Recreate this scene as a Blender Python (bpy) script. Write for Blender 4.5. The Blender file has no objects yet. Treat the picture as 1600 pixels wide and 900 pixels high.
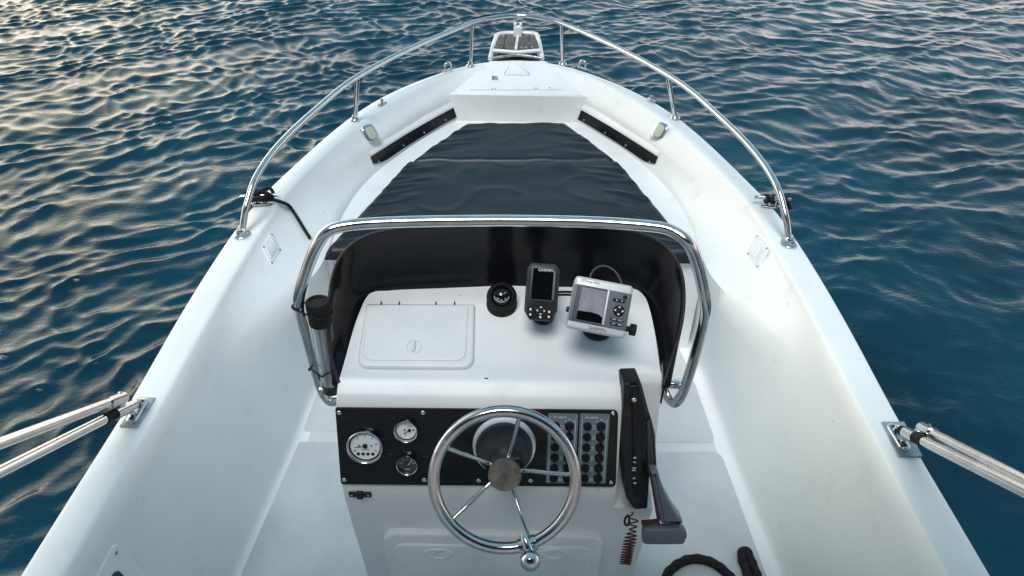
import bpy, bmesh, math, random
import numpy as np
from mathutils import Vector, Matrix, noise

random.seed(7)
rng = np.random.default_rng(11)
sc = bpy.context.scene
col = sc.collection
R = math.radians
V = Vector

# ------------------------------------------------------------------ camera
CZ = 2.25                        # eye height over the water
F = 1067.0                       # focal length in photo pixels (1600 wide)
PITCH = R(37.0); ROLL = 0.0165; YAW = 3.5 / F
fwd0 = V((0, math.cos(PITCH), -math.sin(PITCH)))
rt0 = V((1, 0, 0)); up0 = rt0.cross(fwd0)
fwd = (fwd0 - rt0 * math.sin(YAW)).normalized()
rt1 = (rt0 + fwd0 * math.sin(YAW)).normalized(); up1 = rt1.cross(fwd).normalized()
rt = (rt1 * math.cos(ROLL) + up1 * math.sin(ROLL)).normalized(); up = rt.cross(fwd).normalized()
EYE = V((0, 0, CZ))
cd = bpy.data.cameras.new('camera'); cam = bpy.data.objects.new('camera', cd); col.objects.link(cam)
cd.sensor_width = 36; cd.lens = F / 1600 * 36; cd.clip_start = 0.02; cd.clip_end = 4000
cam.matrix_world = Matrix(((rt.x, up.x, -fwd.x, EYE.x), (rt.y, up.y, -fwd.y, EYE.y), (rt.z, up.z, -fwd.z, EYE.z), (0, 0, 0, 1)))
sc.camera = cam

def zg(Y):                       # sheer: height of the gunwale along the boat
    s = min(max((Y - 1.2) / 2.8, 0), 1); return 0.85 + 0.08 * s * s * (3 - 2 * s)

def _hit(d, z=None, Y=None, pl=None):
    if pl is not None:
        P, n = pl; return EYE + d * ((P - EYE).dot(n) / d.dot(n))
    if Y is not None: return EYE + d * (Y / d.y)
    if callable(z):
        p = EYE + d * ((0.9 - CZ) / d.z)
        for _ in range(12): p = EYE + d * ((z(p.y) - CZ) / d.z)
        return p
    return EYE + d * ((z - CZ) / d.z)

def U(px, py, z=None, Y=None, pl=None):      # measured point of the photo -> place on a known height / plane
    d = rt * ((px - 800) / F) - up * ((py - 450) / F) + fwd
    return _hit(d, z, Y, pl)

def U0(hw, py, z=None, Y=None):              # half-breadth of the symmetrical boat
    d = rt0 * (hw / F) - up0 * ((py - 450) / F) + fwd0
    return _hit(d, z, Y)

# ------------------------------------------------------------------ materials
def mat(name, base, rough=0.5, metal=0.0, **k):
    m = bpy.data.materials.new(name); m.use_nodes = True
    nt = m.node_tree; b = nt.nodes['Principled BSDF']
    b.inputs['Base Color'].default_value = (*base, 1); b.inputs['Roughness'].default_value = rough
    b.inputs['Metallic'].default_value = metal
    for kk, v in k.items():
        if kk in b.inputs: b.inputs[kk].default_value = v
    return m

def N(m, t, **k):
    n = m.node_tree.nodes.new(t)
    for a, v in k.items():
        if a in n.inputs: n.inputs[a].default_value = v
        else: setattr(n, a, v)
    return n

def link(m, a, b): m.node_tree.links.new(a, b)

def grime(m, c0, c1, scale=3.0, lo=0.35, hi=0.7, detail=8, stretch=None, bump=0, bscale=60, bdist=0.002, rough=None):
    b = m.node_tree.nodes['Principled BSDF']
    tc = N(m, 'ShaderNodeTexCoord'); mp = N(m, 'ShaderNodeMapping')
    if stretch: mp.inputs['Scale'].default_value = stretch
    link(m, tc.outputs['Object'], mp.inputs['Vector'])
    n = N(m, 'ShaderNodeTexNoise', Scale=scale, Detail=detail, Roughness=0.6)
    link(m, mp.outputs['Vector'], n.inputs['Vector'])
    cr = N(m, 'ShaderNodeValToRGB'); cr.color_ramp.elements[0].position = lo; cr.color_ramp.elements[1].position = hi
    cr.color_ramp.elements[0].color = (*c0, 1); cr.color_ramp.elements[1].color = (*c1, 1)
    link(m, n.outputs['Fac'], cr.inputs['Fac']); link(m, cr.outputs['Color'], b.inputs['Base Color'])
    if rough:
        mr = N(m, 'ShaderNodeMapRange'); mr.inputs['To Min'].default_value = rough[0]; mr.inputs['To Max'].default_value = rough[1]
        link(m, n.outputs['Fac'], mr.inputs['Value']); link(m, mr.outputs['Result'], b.inputs['Roughness'])
    if bump:
        n2 = N(m, 'ShaderNodeTexNoise', Scale=bscale, Detail=5)
        link(m, mp.outputs['Vector'], n2.inputs['Vector'])
        bp = N(m, 'ShaderNodeBump', Strength=bump, Distance=bdist)
        link(m, n2.outputs['Fac'], bp.inputs['Height']); link(m, bp.outputs['Normal'], b.inputs['Normal'])
    return m

def gelcoat(name, tone=1.0, rough=0.32, stain=1.0):
    m = mat(name, (.8, .8, .8), rough)
    b = m.node_tree.nodes['Principled BSDF']
    tc = N(m, 'ShaderNodeTexCoord')
    base = (0.82 * tone, 0.835 * tone, 0.835 * tone, 1)
    n1 = N(m, 'ShaderNodeTexNoise', Scale=1.7, Detail=7, Roughness=0.6)
    n2 = N(m, 'ShaderNodeTexNoise', Scale=38.0, Detail=3)
    n3 = N(m, 'ShaderNodeTexNoise', Scale=7.0, Detail=10, Roughness=0.75)
    for n in (n1, n2, n3): link(m, tc.outputs['Object'], n.inputs['Vector'])
    r1 = N(m, 'ShaderNodeValToRGB'); r1.color_ramp.elements[0].position = .35; r1.color_ramp.elements[1].position = .7
    r1.color_ramp.elements[0].color = base; r1.color_ramp.elements[1].color = (base[0] * (1 - .09 * stain), base[1] * (1 - .075 * stain), base[2] * (1 - .075 * stain), 1)
    link(m, n1.outputs['Fac'], r1.inputs['Fac'])
    r3 = N(m, 'ShaderNodeValToRGB'); r3.color_ramp.elements[0].position = .56; r3.color_ramp.elements[1].position = .80
    r3.color_ramp.elements[0].color = (0, 0, 0, 1); r3.color_ramp.elements[1].color = (.30 * stain, .30 * stain, .30 * stain, 1)
    link(m, n3.outputs['Fac'], r3.inputs['Fac'])
    r2 = N(m, 'ShaderNodeValToRGB'); r2.color_ramp.elements[0].position = .735; r2.color_ramp.elements[1].position = .78
    r2.color_ramp.elements[0].color = (0, 0, 0, 1); r2.color_ramp.elements[1].color = (.45, .45, .45, 1)
    link(m, n2.outputs['Fac'], r2.inputs['Fac'])
    mx = N(m, 'ShaderNodeMix', data_type='RGBA'); link(m, r3.outputs['Color'], mx.inputs[0])
    link(m, r1.outputs['Color'], mx.inputs[6]); mx.inputs[7].default_value = (.47, .46, .43, 1)
    mx2 = N(m, 'ShaderNodeMix', data_type='RGBA'); link(m, r2.outputs['Color'], mx2.inputs[0])
    link(m, mx.outputs[2], mx2.inputs[6]); mx2.inputs[7].default_value = (.30, .30, .30, 1)
    link(m, mx2.outputs[2], b.inputs['Base Color'])
    mr = N(m, 'ShaderNodeMapRange'); mr.inputs['To Min'].default_value = rough - .06; mr.inputs['To Max'].default_value = rough + .14
    link(m, n3.outputs['Fac'], mr.inputs['Value']); link(m, mr.outputs['Result'], b.inputs['Roughness'])
    n4 = N(m, 'ShaderNodeTexNoise', Scale=9.0, Detail=2); link(m, tc.outputs['Object'], n4.inputs['Vector'])
    bp = N(m, 'ShaderNodeBump', Strength=0.25, Distance=0.003)
    link(m, n4.outputs['Fac'], bp.inputs['Height']); link(m, bp.outputs['Normal'], b.inputs['Normal'])
    return m

M = {}
M['gel'] = gelcoat('white_gelcoat', 1.0, .32, 1.3)
M['gel_console'] = gelcoat('console_gelcoat', .98, .3, 1.5)
M['sole'] = gelcoat('sole_gelcoat', .74, .5, 1.6)
M['nonskid'] = grime(mat('nonskid', (.6, .62, .63), .75), (.45, .475, .49), (.56, .585, .60), 5, .3, .7, 10, bump=.7, bscale=420, bdist=.0015)
M['hull'] = grime(mat('hull_paint', (.5, .5, .5), .25), (.42, .44, .46), (.5, .52, .54), 2)
M['steel'] = grime(mat('stainless', (.7, .7, .7), .14, 1.0), (.50, .50, .50), (.66, .67, .68), 22, .3, .7, 6, rough=(.09, .2))
M['steel_dull'] = grime(mat('weathered_steel', (.4, .4, .4), .35, .9), (.22, .20, .19), (.50, .50, .51), 60, .35, .65, 8, rough=(.3, .5), bump=.2, bscale=150, bdist=.0005)
M['plate'] = grime(mat('galvanised_plate', (.4, .4, .4), .4, .7), (.20, .23, .27), (.46, .48, .50), 25, .35, .65, 8, rough=(.3, .55))
M['cap'] = grime(mat('worn_hub_cap', (.3, .3, .3), .4, .75), (.13, .105, .09), (.34, .32, .30), 40, .3, .68, 10, rough=(.3, .55))
M['alu'] = grime(mat('white_alu', (.75, .75, .75), .35, .1), (.7, .72, .73), (.8, .82, .83), 20)
M['tube'] = grime(mat('anodised_tube', (.6, .6, .6), .22, 1.0), (.62, .59, .56), (.78, .76, .74), 14, .3, .7, 5, rough=(.14, .3))
M['black_gloss'] = grime(mat('black_acrylic', (.006, .007, .009), .07, **{'IOR': 1.49}), (.005, .006, .008), (.009, .010, .013), 4, rough=(.12, .22))
M['panel'] = grime(mat('black_panel', (.007, .008, .01), .16), (.006, .007, .009), (.011, .012, .014), 6, rough=(.12, .28))
M['black'] = grime(mat('black_plastic', (.014, .014, .016), .42), (.011, .011, .013), (.022, .023, .026), 30, rough=(.35, .55))
M['rubber'] = grime(mat('black_rubber', (.010, .010, .011), .7), (.007, .007, .008), (.016, .016, .017), 60)
M['charcoal'] = grime(mat('charcoal_plastic', (.035, .04, .047), .45), (.03, .035, .042), (.042, .048, .056), 30)
M['silver'] = grime(mat('silver_plastic', (.55, .57, .59), .38, .25), (.52, .54, .56), (.60, .62, .64), 20)
M['greyface'] = grime(mat('grey_face', (.085, .105, .12), .45), (.075, .095, .11), (.10, .12, .135), 15)
M['greydeep'] = mat('grey_inner', (.05, .062, .072), .5)
M['screen_on'] = grime(mat('grey_screen', (.25, .24, .28), .25), (.22, .21, .255), (.36, .35, .40), 26, .45, .7, 6)
M['screen_off'] = mat('dark_screen', (.004, .004, .006), .04)
M['white_ink'] = mat('white_print', (.75, .77, .78), .6)
M['dim_ink'] = mat('grey_print', (.22, .24, .26), .6)
M['black_ink'] = mat('black_print', (.012, .012, .014), .6)
M['dial'] = grime(mat('white_dial', (.8, .82, .84), .45), (.76, .79, .81), (.84, .86, .88), 40)
M['dial_dark'] = grime(mat('dark_dial', (.02, .024, .028), .3), (.012, .014, .017), (.08, .09, .10), 60, .4, .75)
M['needle'] = mat('brown_needle', (.09, .05, .03), .5)
M['switchplate'] = grime(mat('blue_grey_plate', (.12, .17, .19), .4), (.11, .16, .18), (.14, .20, .22), 25)
M['vinyl'] = mat('black_vinyl', (.006, .009, .013), .42)
M['lever'] = grime(mat('grey_lever', (.11, .13, .15), .42), (.095, .115, .135), (.13, .15, .17), 12, rough=(.35, .5))
M['red'] = mat('dark_red', (.06, .008, .007), .5)
M['redcord'] = mat('red_cord', (.075, .005, .006), .4)
M['lens'] = mat('cream_lens', (.46, .47, .37), .25)
M['gasket'] = mat('dark_gasket', (.03, .03, .032), .6)
M['white_plastic'] = grime(mat('white_plastic', (.74, .77, .78), .4), (.70, .73, .745), (.77, .79, .80), 8)
M['teak'] = grime(mat('weathered_teak', (.1, .085, .075), .75), (.055, .046, .042), (.17, .15, .14), 14, .3, .7, 10, stretch=(6, .6, 6), bump=.6, bscale=40, bdist=.001)
M['canvas'] = grime(mat('navy_canvas', (.02, .025, .05), .9), (.016, .02, .04), (.03, .036, .06), 5, bump=.4, bscale=300)
g = mat('clear_tube', (.85, .9, .92), .06, **{'IOR': 1.2, 'Transmission Weight': 1.0}); M['clear'] = g
for k_, v_ in (('panel', .28), ('black', .3), ('rubber', .22), ('charcoal', .35), ('vinyl', .38), ('black_gloss', .22), ('greydeep', .3)):
    M[k_].node_tree.nodes['Principled BSDF'].inputs['Specular IOR Level'].default_value = v_
# vinyl wrinkles
m = M['vinyl']; b = m.node_tree.nodes['Principled BSDF']
tc = N(m, 'ShaderNodeTexCoord'); mp = N(m, 'ShaderNodeMapping'); mp.inputs['Scale'].default_value = (1.0, 1.4, 1)
link(m, tc.outputs['Object'], mp.inputs['Vector'])
n1 = N(m, 'ShaderNodeTexNoise', Scale=4.5, Detail=3, Roughness=.45, Distortion=.3); link(m, mp.outputs['Vector'], n1.inputs['Vector'])
n2 = N(m, 'ShaderNodeTexNoise', Scale=260.0, Detail=2); link(m, tc.outputs['Object'], n2.inputs['Vector'])
b1 = N(m, 'ShaderNodeBump', Strength=.22, Distance=.02); link(m, n1.outputs['Fac'], b1.inputs['Height'])
b2 = N(m, 'ShaderNodeBump', Strength=.25, Distance=.0008); link(m, n2.outputs['Fac'], b2.inputs['Height'])
link(m, b1.outputs['Normal'], b2.inputs['Normal']); link(m, b2.outputs['Normal'], b.inputs['Normal'])
r = N(m, 'ShaderNodeMapRange'); r.inputs['To Min'].default_value = .30; r.inputs['To Max'].default_value = .50
link(m, n1.outputs['Fac'], r.inputs['Value']); link(m, r.outputs['Result'], b.inputs['Roughness'])

# ------------------------------------------------------------------ mesh helpers
ORG = {}
UPZ = V((0, 0, 1))
def obj(name, bm, material, parent=None, smooth=40, origin=None, mats=None):
    me = bpy.data.meshes.new(name)
    bmesh.ops.recalc_face_normals(bm, faces=bm.faces)
    bm.to_mesh(me); bm.free()
    for mm in (mats or [material]): me.materials.append(mm)
    if smooth:
        for p in me.polygons: p.use_smooth = True
        me.set_sharp_from_angle(angle=R(smooth))
    co = [v.co for v in me.vertices]
    c = V(origin) if origin is not None else V(((min(v.x for v in co) + max(v.x for v in co)) / 2, (min(v.y for v in co) + max(v.y for v in co)) / 2, min(v.z for v in co)))
    me.transform(Matrix.Translation(-c))
    o = bpy.data.objects.new(name, me); col.objects.link(o)
    ORG[o.name] = c
    if parent is not None: o.parent = parent; o.location = c - ORG[parent.name]
    else: o.location = c
    return o

def thing(name, loc, label, cat, group=None):
    o = bpy.data.objects.new(name, None); col.objects.link(o); o.location = loc; ORG[o.name] = V(loc); o.empty_display_size = .1
    return tag(o, label, cat, group)

def tag(o, label, cat=None, group=None):
    if label: o['label'] = label
    if cat: o['category'] = cat
    if group: o['group'] = group
    return o

def frame(o, x, n):              # local frame: x axis, n normal, y = n cross x
    n = n.normalized(); x = (x - n * x.dot(n)).normalized(); y = n.cross(x)
    return Matrix(((x.x, y.x, n.x, o.x), (x.y, y.y, n.y, o.y), (x.z, y.z, n.z, o.z), (0, 0, 0, 1)))

def crom(pts, k=8, closed=False):
    P = [V(p) for p in pts]; n = len(P); out = []
    for i in range(n if closed else n - 1):
        if closed: a, b_, c, d = P[i - 1], P[i], P[(i + 1) % n], P[(i + 2) % n]
        else: a, b_, c, d = P[max(i - 1, 0)], P[i], P[i + 1], P[min(i + 2, n - 1)]
        for j in range(k):
            t = j / k
            out.append(.5 * ((2 * b_) + (c - a) * t + (2 * a - 5 * b_ + 4 * c - d) * t * t + (3 * b_ - a - 3 * c + d) * t ** 3))
    if not closed: out.append(P[-1])
    return out

def resample(P, n):
    L = [0]
    for i in range(1, len(P)): L.append(L[-1] + (P[i] - P[i - 1]).length)
    out = []; j = 0
    for i in range(n):
        s = L[-1] * i / (n - 1)
        while j < len(P) - 2 and L[j + 1] < s: j += 1
        d = L[j + 1] - L[j]
        out.append(P[j].lerp(P[j + 1], (s - L[j]) / d if d > 1e-9 else 0))
    return out

def tube(bm, P, r, n=14, closed=False, caps=True, rf=None):
    P = [V(p) for p in P]; m_ = len(P); rings = []
    t0 = (P[1] - P[0]).normalized()
    nrm = t0.orthogonal().normalized()
    for i in range(m_):
        if closed: t = (P[(i + 1) % m_] - P[i - 1]).normalized()
        else: t = (P[min(i + 1, m_ - 1)] - P[max(i - 1, 0)]).normalized()
        nrm = (nrm - t * nrm.dot(t)).normalized(); bi = t.cross(nrm)
        rr = rf(i / (m_ - 1)) if rf else r
        rings.append([bm.verts.new(P[i] + (nrm * math.cos(2 * math.pi * k / n) + bi * math.sin(2 * math.pi * k / n)) * rr) for k in range(n)])
    for i in range(m_ if closed else m_ - 1):
        A, B = rings[i], rings[(i + 1) % m_]
        off = 0
        if closed and i == m_ - 1:
            off = min(range(n), key=lambda q: (B[q].co - A[0].co).length)
        for k in range(n): bm.faces.new((A[k], A[(k + 1) % n], B[(k + 1 + off) % n], B[(k + off) % n]))
    if caps and not closed:
        bm.faces.new(rings[0][::-1]); bm.faces.new(rings[-1])

def lathe(bm, prof, Mx, n=40, cap0=True, cap1=True):
    rings = []
    for r_, z in prof: rings.append([bm.verts.new(Mx @ V((r_ * math.cos(2 * math.pi * k / n), r_ * math.sin(2 * math.pi * k / n), z))) for k in range(n)])
    for A, B in zip(rings, rings[1:]):
        for k in range(n): bm.faces.new((A[k], A[(k + 1) % n], B[(k + 1) % n], B[k]))
    if cap0: bm.faces.new(rings[0][::-1])
    if cap1: bm.faces.new(rings[-1])

def prism(bm, pts, z0, z1, Mx, bev=0.0, seg=3):
    """outline (x, y) in the frame Mx, from z0 up to z1, upper edge rounded by bev"""
    pts = [V((p[0], p[1])) for p in pts]
    ar = sum(pts[i - 1].x * pts[i].y - pts[i].x * pts[i - 1].y for i in range(len(pts)))
    if ar < 0: pts.reverse()
    n = len(pts)
    def inset(d):
        out = []
        for i in range(n):
            a, b_, c = pts[i - 1], pts[i], pts[(i + 1) % n]
            e1 = (b_ - a).normalized(); e2 = (c - b_).normalized()
            n1_ = V((-e1.y, e1.x)); n2_ = V((-e2.y, e2.x)); h = (n1_ + n2_)
            h = h / max(h.length_squared / 2, .35)
            out.append(b_ + h * d)
        return out
    lv = [(0, z0)]
    if bev:
        for k in range(seg + 1):
            a = math.pi / 2 * k / seg
            lv.append((bev * (1 - math.cos(a)), z1 - bev + bev * math.sin(a)))
    else: lv.append((0, z1))
    rings = []
    for d, z in lv: rings.append([bm.verts.new(Mx @ V((p.x, p.y, z))) for p in inset(d)])
    for A, B in zip(rings, rings[1:]):
        for k in range(n): bm.faces.new((A[k], A[(k + 1) % n], B[(k + 1) % n], B[k]))
    bm.faces.new(rings[0][::-1]); bm.faces.new(rings[-1])

def rrect(w, h, r, k=5, cx=0, cy=0):
    out = []
    for (sx, sy, a0) in ((1, 1, 0), (-1, 1, 90), (-1, -1, 180), (1, -1, 270)):
        for j in range(k + 1):
            a = R(a0 + 90 * j / k)
            out.append((cx + sx * (w / 2 - r) + r * math.cos(a), cy + sy * (h / 2 - r) + r * math.sin(a)))
    return out

def rpoly(pts, r, k=5):          # round the corners of a polygon
    out = []; n = len(pts)
    for i in range(n):
        a, b_, c = V(pts[i - 1][:2]), V(pts[i][:2]), V(pts[(i + 1) % n][:2])
        rr = pts[i][2] if len(pts[i]) > 2 else r
        d1 = (a - b_); d2 = (c - b_); q = min(rr, d1.length * .48, d2.length * .48)
        p0 = b_ + d1.normalized() * q; p2 = b_ + d2.normalized() * q
        for j in range(k + 1):
            t = j / k; out.append(tuple(p0 * (1 - t) ** 2 + b_ * 2 * t * (1 - t) + p2 * t * t))
    return out

def circ(r_, n=32, cx=0, cy=0): return [(cx + r_ * math.cos(2 * math.pi * k / n), cy + r_ * math.sin(2 * math.pi * k / n)) for k in range(n)]

def ball(bm, c, r_, n=20):
    bmesh.ops.create_uvsphere(bm, u_segments=n, v_segments=n // 2 + 2, radius=r_, matrix=Matrix.Translation(c))

def text_into(bm, s, size, Mx, x, y, z, rot=0, align='CENTER', depth=.0002, xs=1.0):
    cu = bpy.data.curves.new('lettering', 'FONT'); cu.body = s; cu.size = size; cu.align_x = align; cu.align_y = 'CENTER'; cu.extrude = depth
    cu.resolution_u = 2
    t = bpy.data.objects.new('lettering', cu); col.objects.link(t)
    bpy.context.view_layer.update()
    me = bpy.data.meshes.new_from_object(t)
    me.transform(Mx @ Matrix.Translation((x, y, z)) @ Matrix.Rotation(rot, 4, 'Z') @ Matrix.Diagonal((xs, 1, 1, 1)))
    bm.from_mesh(me); bpy.data.meshes.remove(me)
    bpy.data.objects.remove(t); bpy.data.curves.remove(cu)

def screw(parent, c, n, r_=.005, name='screw', material=None):
    bm = bmesh.new(); Mx = frame(c, n.orthogonal(), n)
    lathe(bm, [(r_, -.002), (r_, .0006), (r_ * .85, r_ * .32), (r_ * .5, r_ * .5), (r_ * .3, r_ * .5), (r_ * .25, r_ * .25)], Mx, 16)
    return obj(name, bm, material or M['steel'], parent)

# ------------------------------------------------------------------ boat rings
outer_px = [(765, 900), (694, 783), (604, 640), (561, 560), (505, 462), (445, 368), (399, 306), (369.5, 280), (306, 220), (242, 169), (176, 134), (104, 108), (80, 101), (37, 93), (0, 90.5)]
inner_px = [(687, 900), (504, 560), (450, 458), (440, 440), (365, 317), (326, 274), (262, 214), (184, 156), (110, 120), (60, 107), (0, 102)]
def ring(px):
    P = [U0(h, y, z=zg) for h, y in px]
    a = P[0]; d = (P[0] - P[1]); d.x = 0; d.normalize()
    pre = [V((a.x * .97, -1.7, a.z)), V((a.x * .99, -.9, a.z)), V((a.x, -.1, a.z))]
    P = crom(pre + P, 8)
    P = resample(P, 130)
    for _ in range(14):
        Q = [p.copy() for p in P]
        for i in range(1, len(P) - 1): Q[i] = (P[i - 1] + 2 * P[i] + P[i + 1]) / 4
        Q[-1] = V((0, (P[-1].y * 2 + P[-2].y * 2) / 4, P[-1].z))
        P = Q
    for p in P: p.z = zg(p.y)
    return P
OUT = ring(outer_px); INN = ring(inner_px)
def smooth01(x): x = min(max(x, 0), 1); return x * x * (3 - 2 * x)
def offB(Y):                     # how far the wall foot lies inboard of the gunwale edge
    k = [(-2, .10), (1.16, .107), (1.66, .150), (2.07, .155), (2.6, .18), (3.2, .22), (4, .22)]
    for (a, u), (b_, v) in zip(k, k[1:]):
        if Y <= b_: return u + (v - u) * (Y - a) / (b_ - a)
    return .22
SOLE = .25
stations = []                    # per station: O, I, inward normal, foot B
for i, (o, n_) in enumerate(zip(OUT, INN)):
    j0, j1 = max(i - 3, 0), min(i + 3, len(INN) - 1)
    t = INN[j1] - INN[j0]; t.z = 0; t.normalize()
    nn = V((-t.y, t.x, 0))
    if i > len(INN) - 4: nn = V((-.0, -1, 0)) if i == len(INN) - 1 else (nn + V((0, -.6, 0))).normalized()
    if nn.x > 0: nn = -nn
    stations.append((o, n_, nn))
def cross(o, n_, nn):
    f = smooth01((n_.y - 2.3) / 1.1)
    z = n_.z; g = (n_ - o); g.z = 0; gl = g.length; gn = g / gl
    B = n_ + nn * offB(n_.y); B.z = SOLE + .045
    w2 = n_ + nn * (.012 + .058 * f); w2.z = z - .035 - .02 * f
    rr = .012 + .035 * f
    deck = [(o + gn * 0.0, z - .05), (o, z - .026), (o + gn * .003, z - .013), (o + gn * .010, z - .004), (o + gn * .016, z - .001), (o + gn * .026, z), (o + gn * gl * .5, z + .002), (n_ - gn * (rr + .012), z + .0005),
            (n_ - gn * rr, z), (n_ - gn * rr * .45, z - .0025), (n_ - gn * rr * .1, z - .008), (n_ + nn * .004, z - .018), (w2, w2.z)]
    pts = [V((p.x, p.y, zz)) for p, zz in deck]
    z3 = .722; tz = (w2.z - z3) / (w2.z - B.z); w3 = w2.lerp(B, tz)
    o3 = .20 - .10 * smooth01((n_.y - 2.15) / .8)
    q3 = n_ + nn * o3; q3.z = z3
    w3 = w3.lerp(q3, smooth01((n_.y - 1.55) / .65))
    sag = -.018 * smooth01((n_.y - 1.8) / .5) * (1 - smooth01((n_.y - 2.7) / .5))
    for k in range(1, 5):
        q = w2.lerp(w3, k / 4); q.z += sag * math.sin(math.pi * k / 4); pts.append(q)
    for k in range(1, 4): pts.append(w3.lerp(B, k / 4))
    pts += [V((B.x, B.y, B.z))]
    for d, zz in ((.004, .022), (.014, .008), (.032, .002), (.06, 0.0)):
        q = B + nn * d; pts.append(V((q.x, q.y, SOLE + zz)))
    return pts
CS = [cross(*s) for s in stations]
def wall_at(side, Y, z):         # point and inward normal on the inner wall of one side
    best = min(range(len(CS)), key=lambda i: abs(CS[i][15].y - Y) + (0 if True else 0))
    a, b_ = CS[best][12], CS[best][20]
    t = (z - a.z) / (b_.z - a.z); p = a.lerp(b_, t)
    along = (CS[min(best + 2, len(CS) - 1)][15] - CS[max(best - 2, 0)][15]).normalized()
    n = along.cross(b_ - a).normalized()
    if n.z < 0: n = -n
    if side < 0: p = V((-p.x, p.y, p.z)); n = V((-n.x, n.y, n.z)); along = V((-along.x, along.y, along.z))
    return p, n, along
def wall_hit(px, py):            # where a sight line meets the inner wall
    best = None
    side = -1 if px < 803 else 1
    for i in range(0, len(CS) - 1):
        for j in range(10, len(CS[0]) - 5):
            q = [V((side * c.x, c.y, c.z)) for c in (CS[i][j], CS[i + 1][j], CS[i + 1][j + 1], CS[i][j + 1])]
            d = rt * ((px - 800) / F) - up * ((py - 450) / F) + fwd
            from mathutils.geometry import intersect_ray_tri as irt
            for tr in ((q[0], q[1], q[2]), (q[0], q[2], q[3])):
                h = irt(tr[0], tr[1], tr[2], d, EYE, True)
                if h:
                    nrm = (tr[1] - tr[0]).cross(tr[2] - tr[0]).normalized()
                    if nrm.dot(EYE - h) < 0: nrm = -nrm
                    if best is None or (h - EYE).length < (best[0] - EYE).length:
                        best = (h, nrm, (q[1] - q[0]).normalized())
    if best is None:
        print('MISS', px, py); best = (U(px, py, z=.7), UPZ, V((0, 1, 0)))
    return best

def ring_mesh(bm, lists):        # lists: per station list of points (starboard), mirrored to port
    vs = {}
    def vv(i, j, s):
        p = lists[i][j]
        if abs(p.x) < 1e-4: s = 0
        k = (i, j, s)
        if k not in vs: vs[k] = bm.verts.new((p.x * (s if s else 1), p.y, p.z))
        return vs[k]
    for s in (1, -1):
        for i in range(len(lists) - 1):
            for j in range(len(lists[0]) - 1):
                f = [vv(i, j, s), vv(i + 1, j, s), vv(i + 1, j + 1, s), vv(i, j + 1, s)]
                u = []
                for v in f:
                    if v not in u: u.append(v)
                if len(u) > 2:
                    try: bm.faces.new(u)
                    except ValueError: pass
for c in CS[-1:]:
    for p in c: p.x = 0.0
boat = thing('motorboat', (0, 1.2, 0), 'white open motorboat with centre console and steel bow rail, floating on teal water', 'motorboat')
bm = bmesh.new(); ring_mesh(bm, CS); liner = obj('inner_liner', bm, M['gel'], boat, smooth=60)
hl = []
for (o, n_, nn), c in zip(stations, CS):
    z = o.z
    bow = smooth01((o.y - 2.0) / 2.0)
    hl.append([V((0, min(o.y, 3.2), -.32)), V((o.x * .62, o.y - .45 * bow, -.18)), V((o.x * .86, o.y - .28 * bow, .02)), V((o.x * .93, o.y - .15 * bow, .3)), V((o.x * .975, o.y - .05 * bow, z - .2)), V((o.x * .99, o.y - .012 * bow, z - .085)),
               V((o.x * 1.006, o.y + .006 * bow, z - .08)), V((o.x * 1.008, o.y + .008 * bow, z - .055)), c[0].copy()])
for p in hl[-1]: p.x = 0
bm = bmesh.new(); ring_mesh(bm, hl); obj('hull', bm, M['hull'], boat, smooth=60)
# sole
bm = bmesh.new()
edge = [CS[i][-1] + V((.02, 0, 0)) for i in range(len(CS)) if CS[i][-1].y < 3.0]
vs = [bm.verts.new((p.x, p.y, SOLE + .0005)) for p in edge] + [bm.verts.new((-p.x, p.y, SOLE + .0005)) for p in reversed(edge)]
bm.faces.new(vs); sole = obj('sole', bm, M['sole'], boat, smooth=0)
# transom
bm = bmesh.new(); c0 = CS[0]
f = [bm.verts.new(p) for p in (V((c0[4].x, -1.7, .85)), V((-c0[4].x, -1.7, .85)), V((-hl[0][2].x, -1.7, .02)), V((-hl[0][1].x, -1.7, -.18)), V((0, -1.7, -.32)), V((hl[0][1].x, -1.7, -.18)), V((hl[0][2].x, -1.7, .02)))]
g2 = [bm.verts.new(v.co + V((0, -.06, 0))) for v in f]
bm.faces.new(f); bm.faces.new(g2[::-1])
for k in range(7): bm.faces.new((f[k], f[(k + 1) % 7], g2[(k + 1) % 7], g2[k]))
obj('transom', bm, M['gel'], boat, smooth=0)
# non-skid panels of the sole
ID = Matrix.Identity(4)
def sole_panel(px):
    P = [U(x, y, z=SOLE + .004) for x, y in px]
    bm = bmesh.new(); prism(bm, rpoly([(p.x, p.y) for p in P], .04), SOLE - .002, SOLE + .005, ID, .004)
    obj('nonskid_panel', bm, M['nonskid'], sole)
sole_panel([(372, 905), (459, 690), (900, 690), (800, 1300), (250, 1300)])
sole_panel([(930, 707), (1126, 705), (1200, 905), (1330, 1300), (830, 1300)])
sole_panel([(467, 674), (496, 596), (900, 596), (900, 674)])
sole_panel([(930, 690), (920, 596), (1083, 590), (1119, 692)])

# bunk platform under the cushions
PZ = .715
def at_z(c, z):
    for a, b_ in zip(c[12:], c[13:]):
        if a.z >= z >= b_.z: return a.lerp(b_, (a.z - z) / (a.z - b_.z))
    return c[12]
pl = [at_z(c, PZ) for c in CS if 2.20 < c[15].y]
pl = [p for p in pl if p.y < 3.62]
bm = bmesh.new()
prism(bm, [(p.x + .012, p.y) for p in pl] + [(-p.x - .012, p.y) for p in reversed(pl)], SOLE, PZ, ID)
obj('bow_platform', bm, M['gel'], boat, smooth=30)
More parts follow.
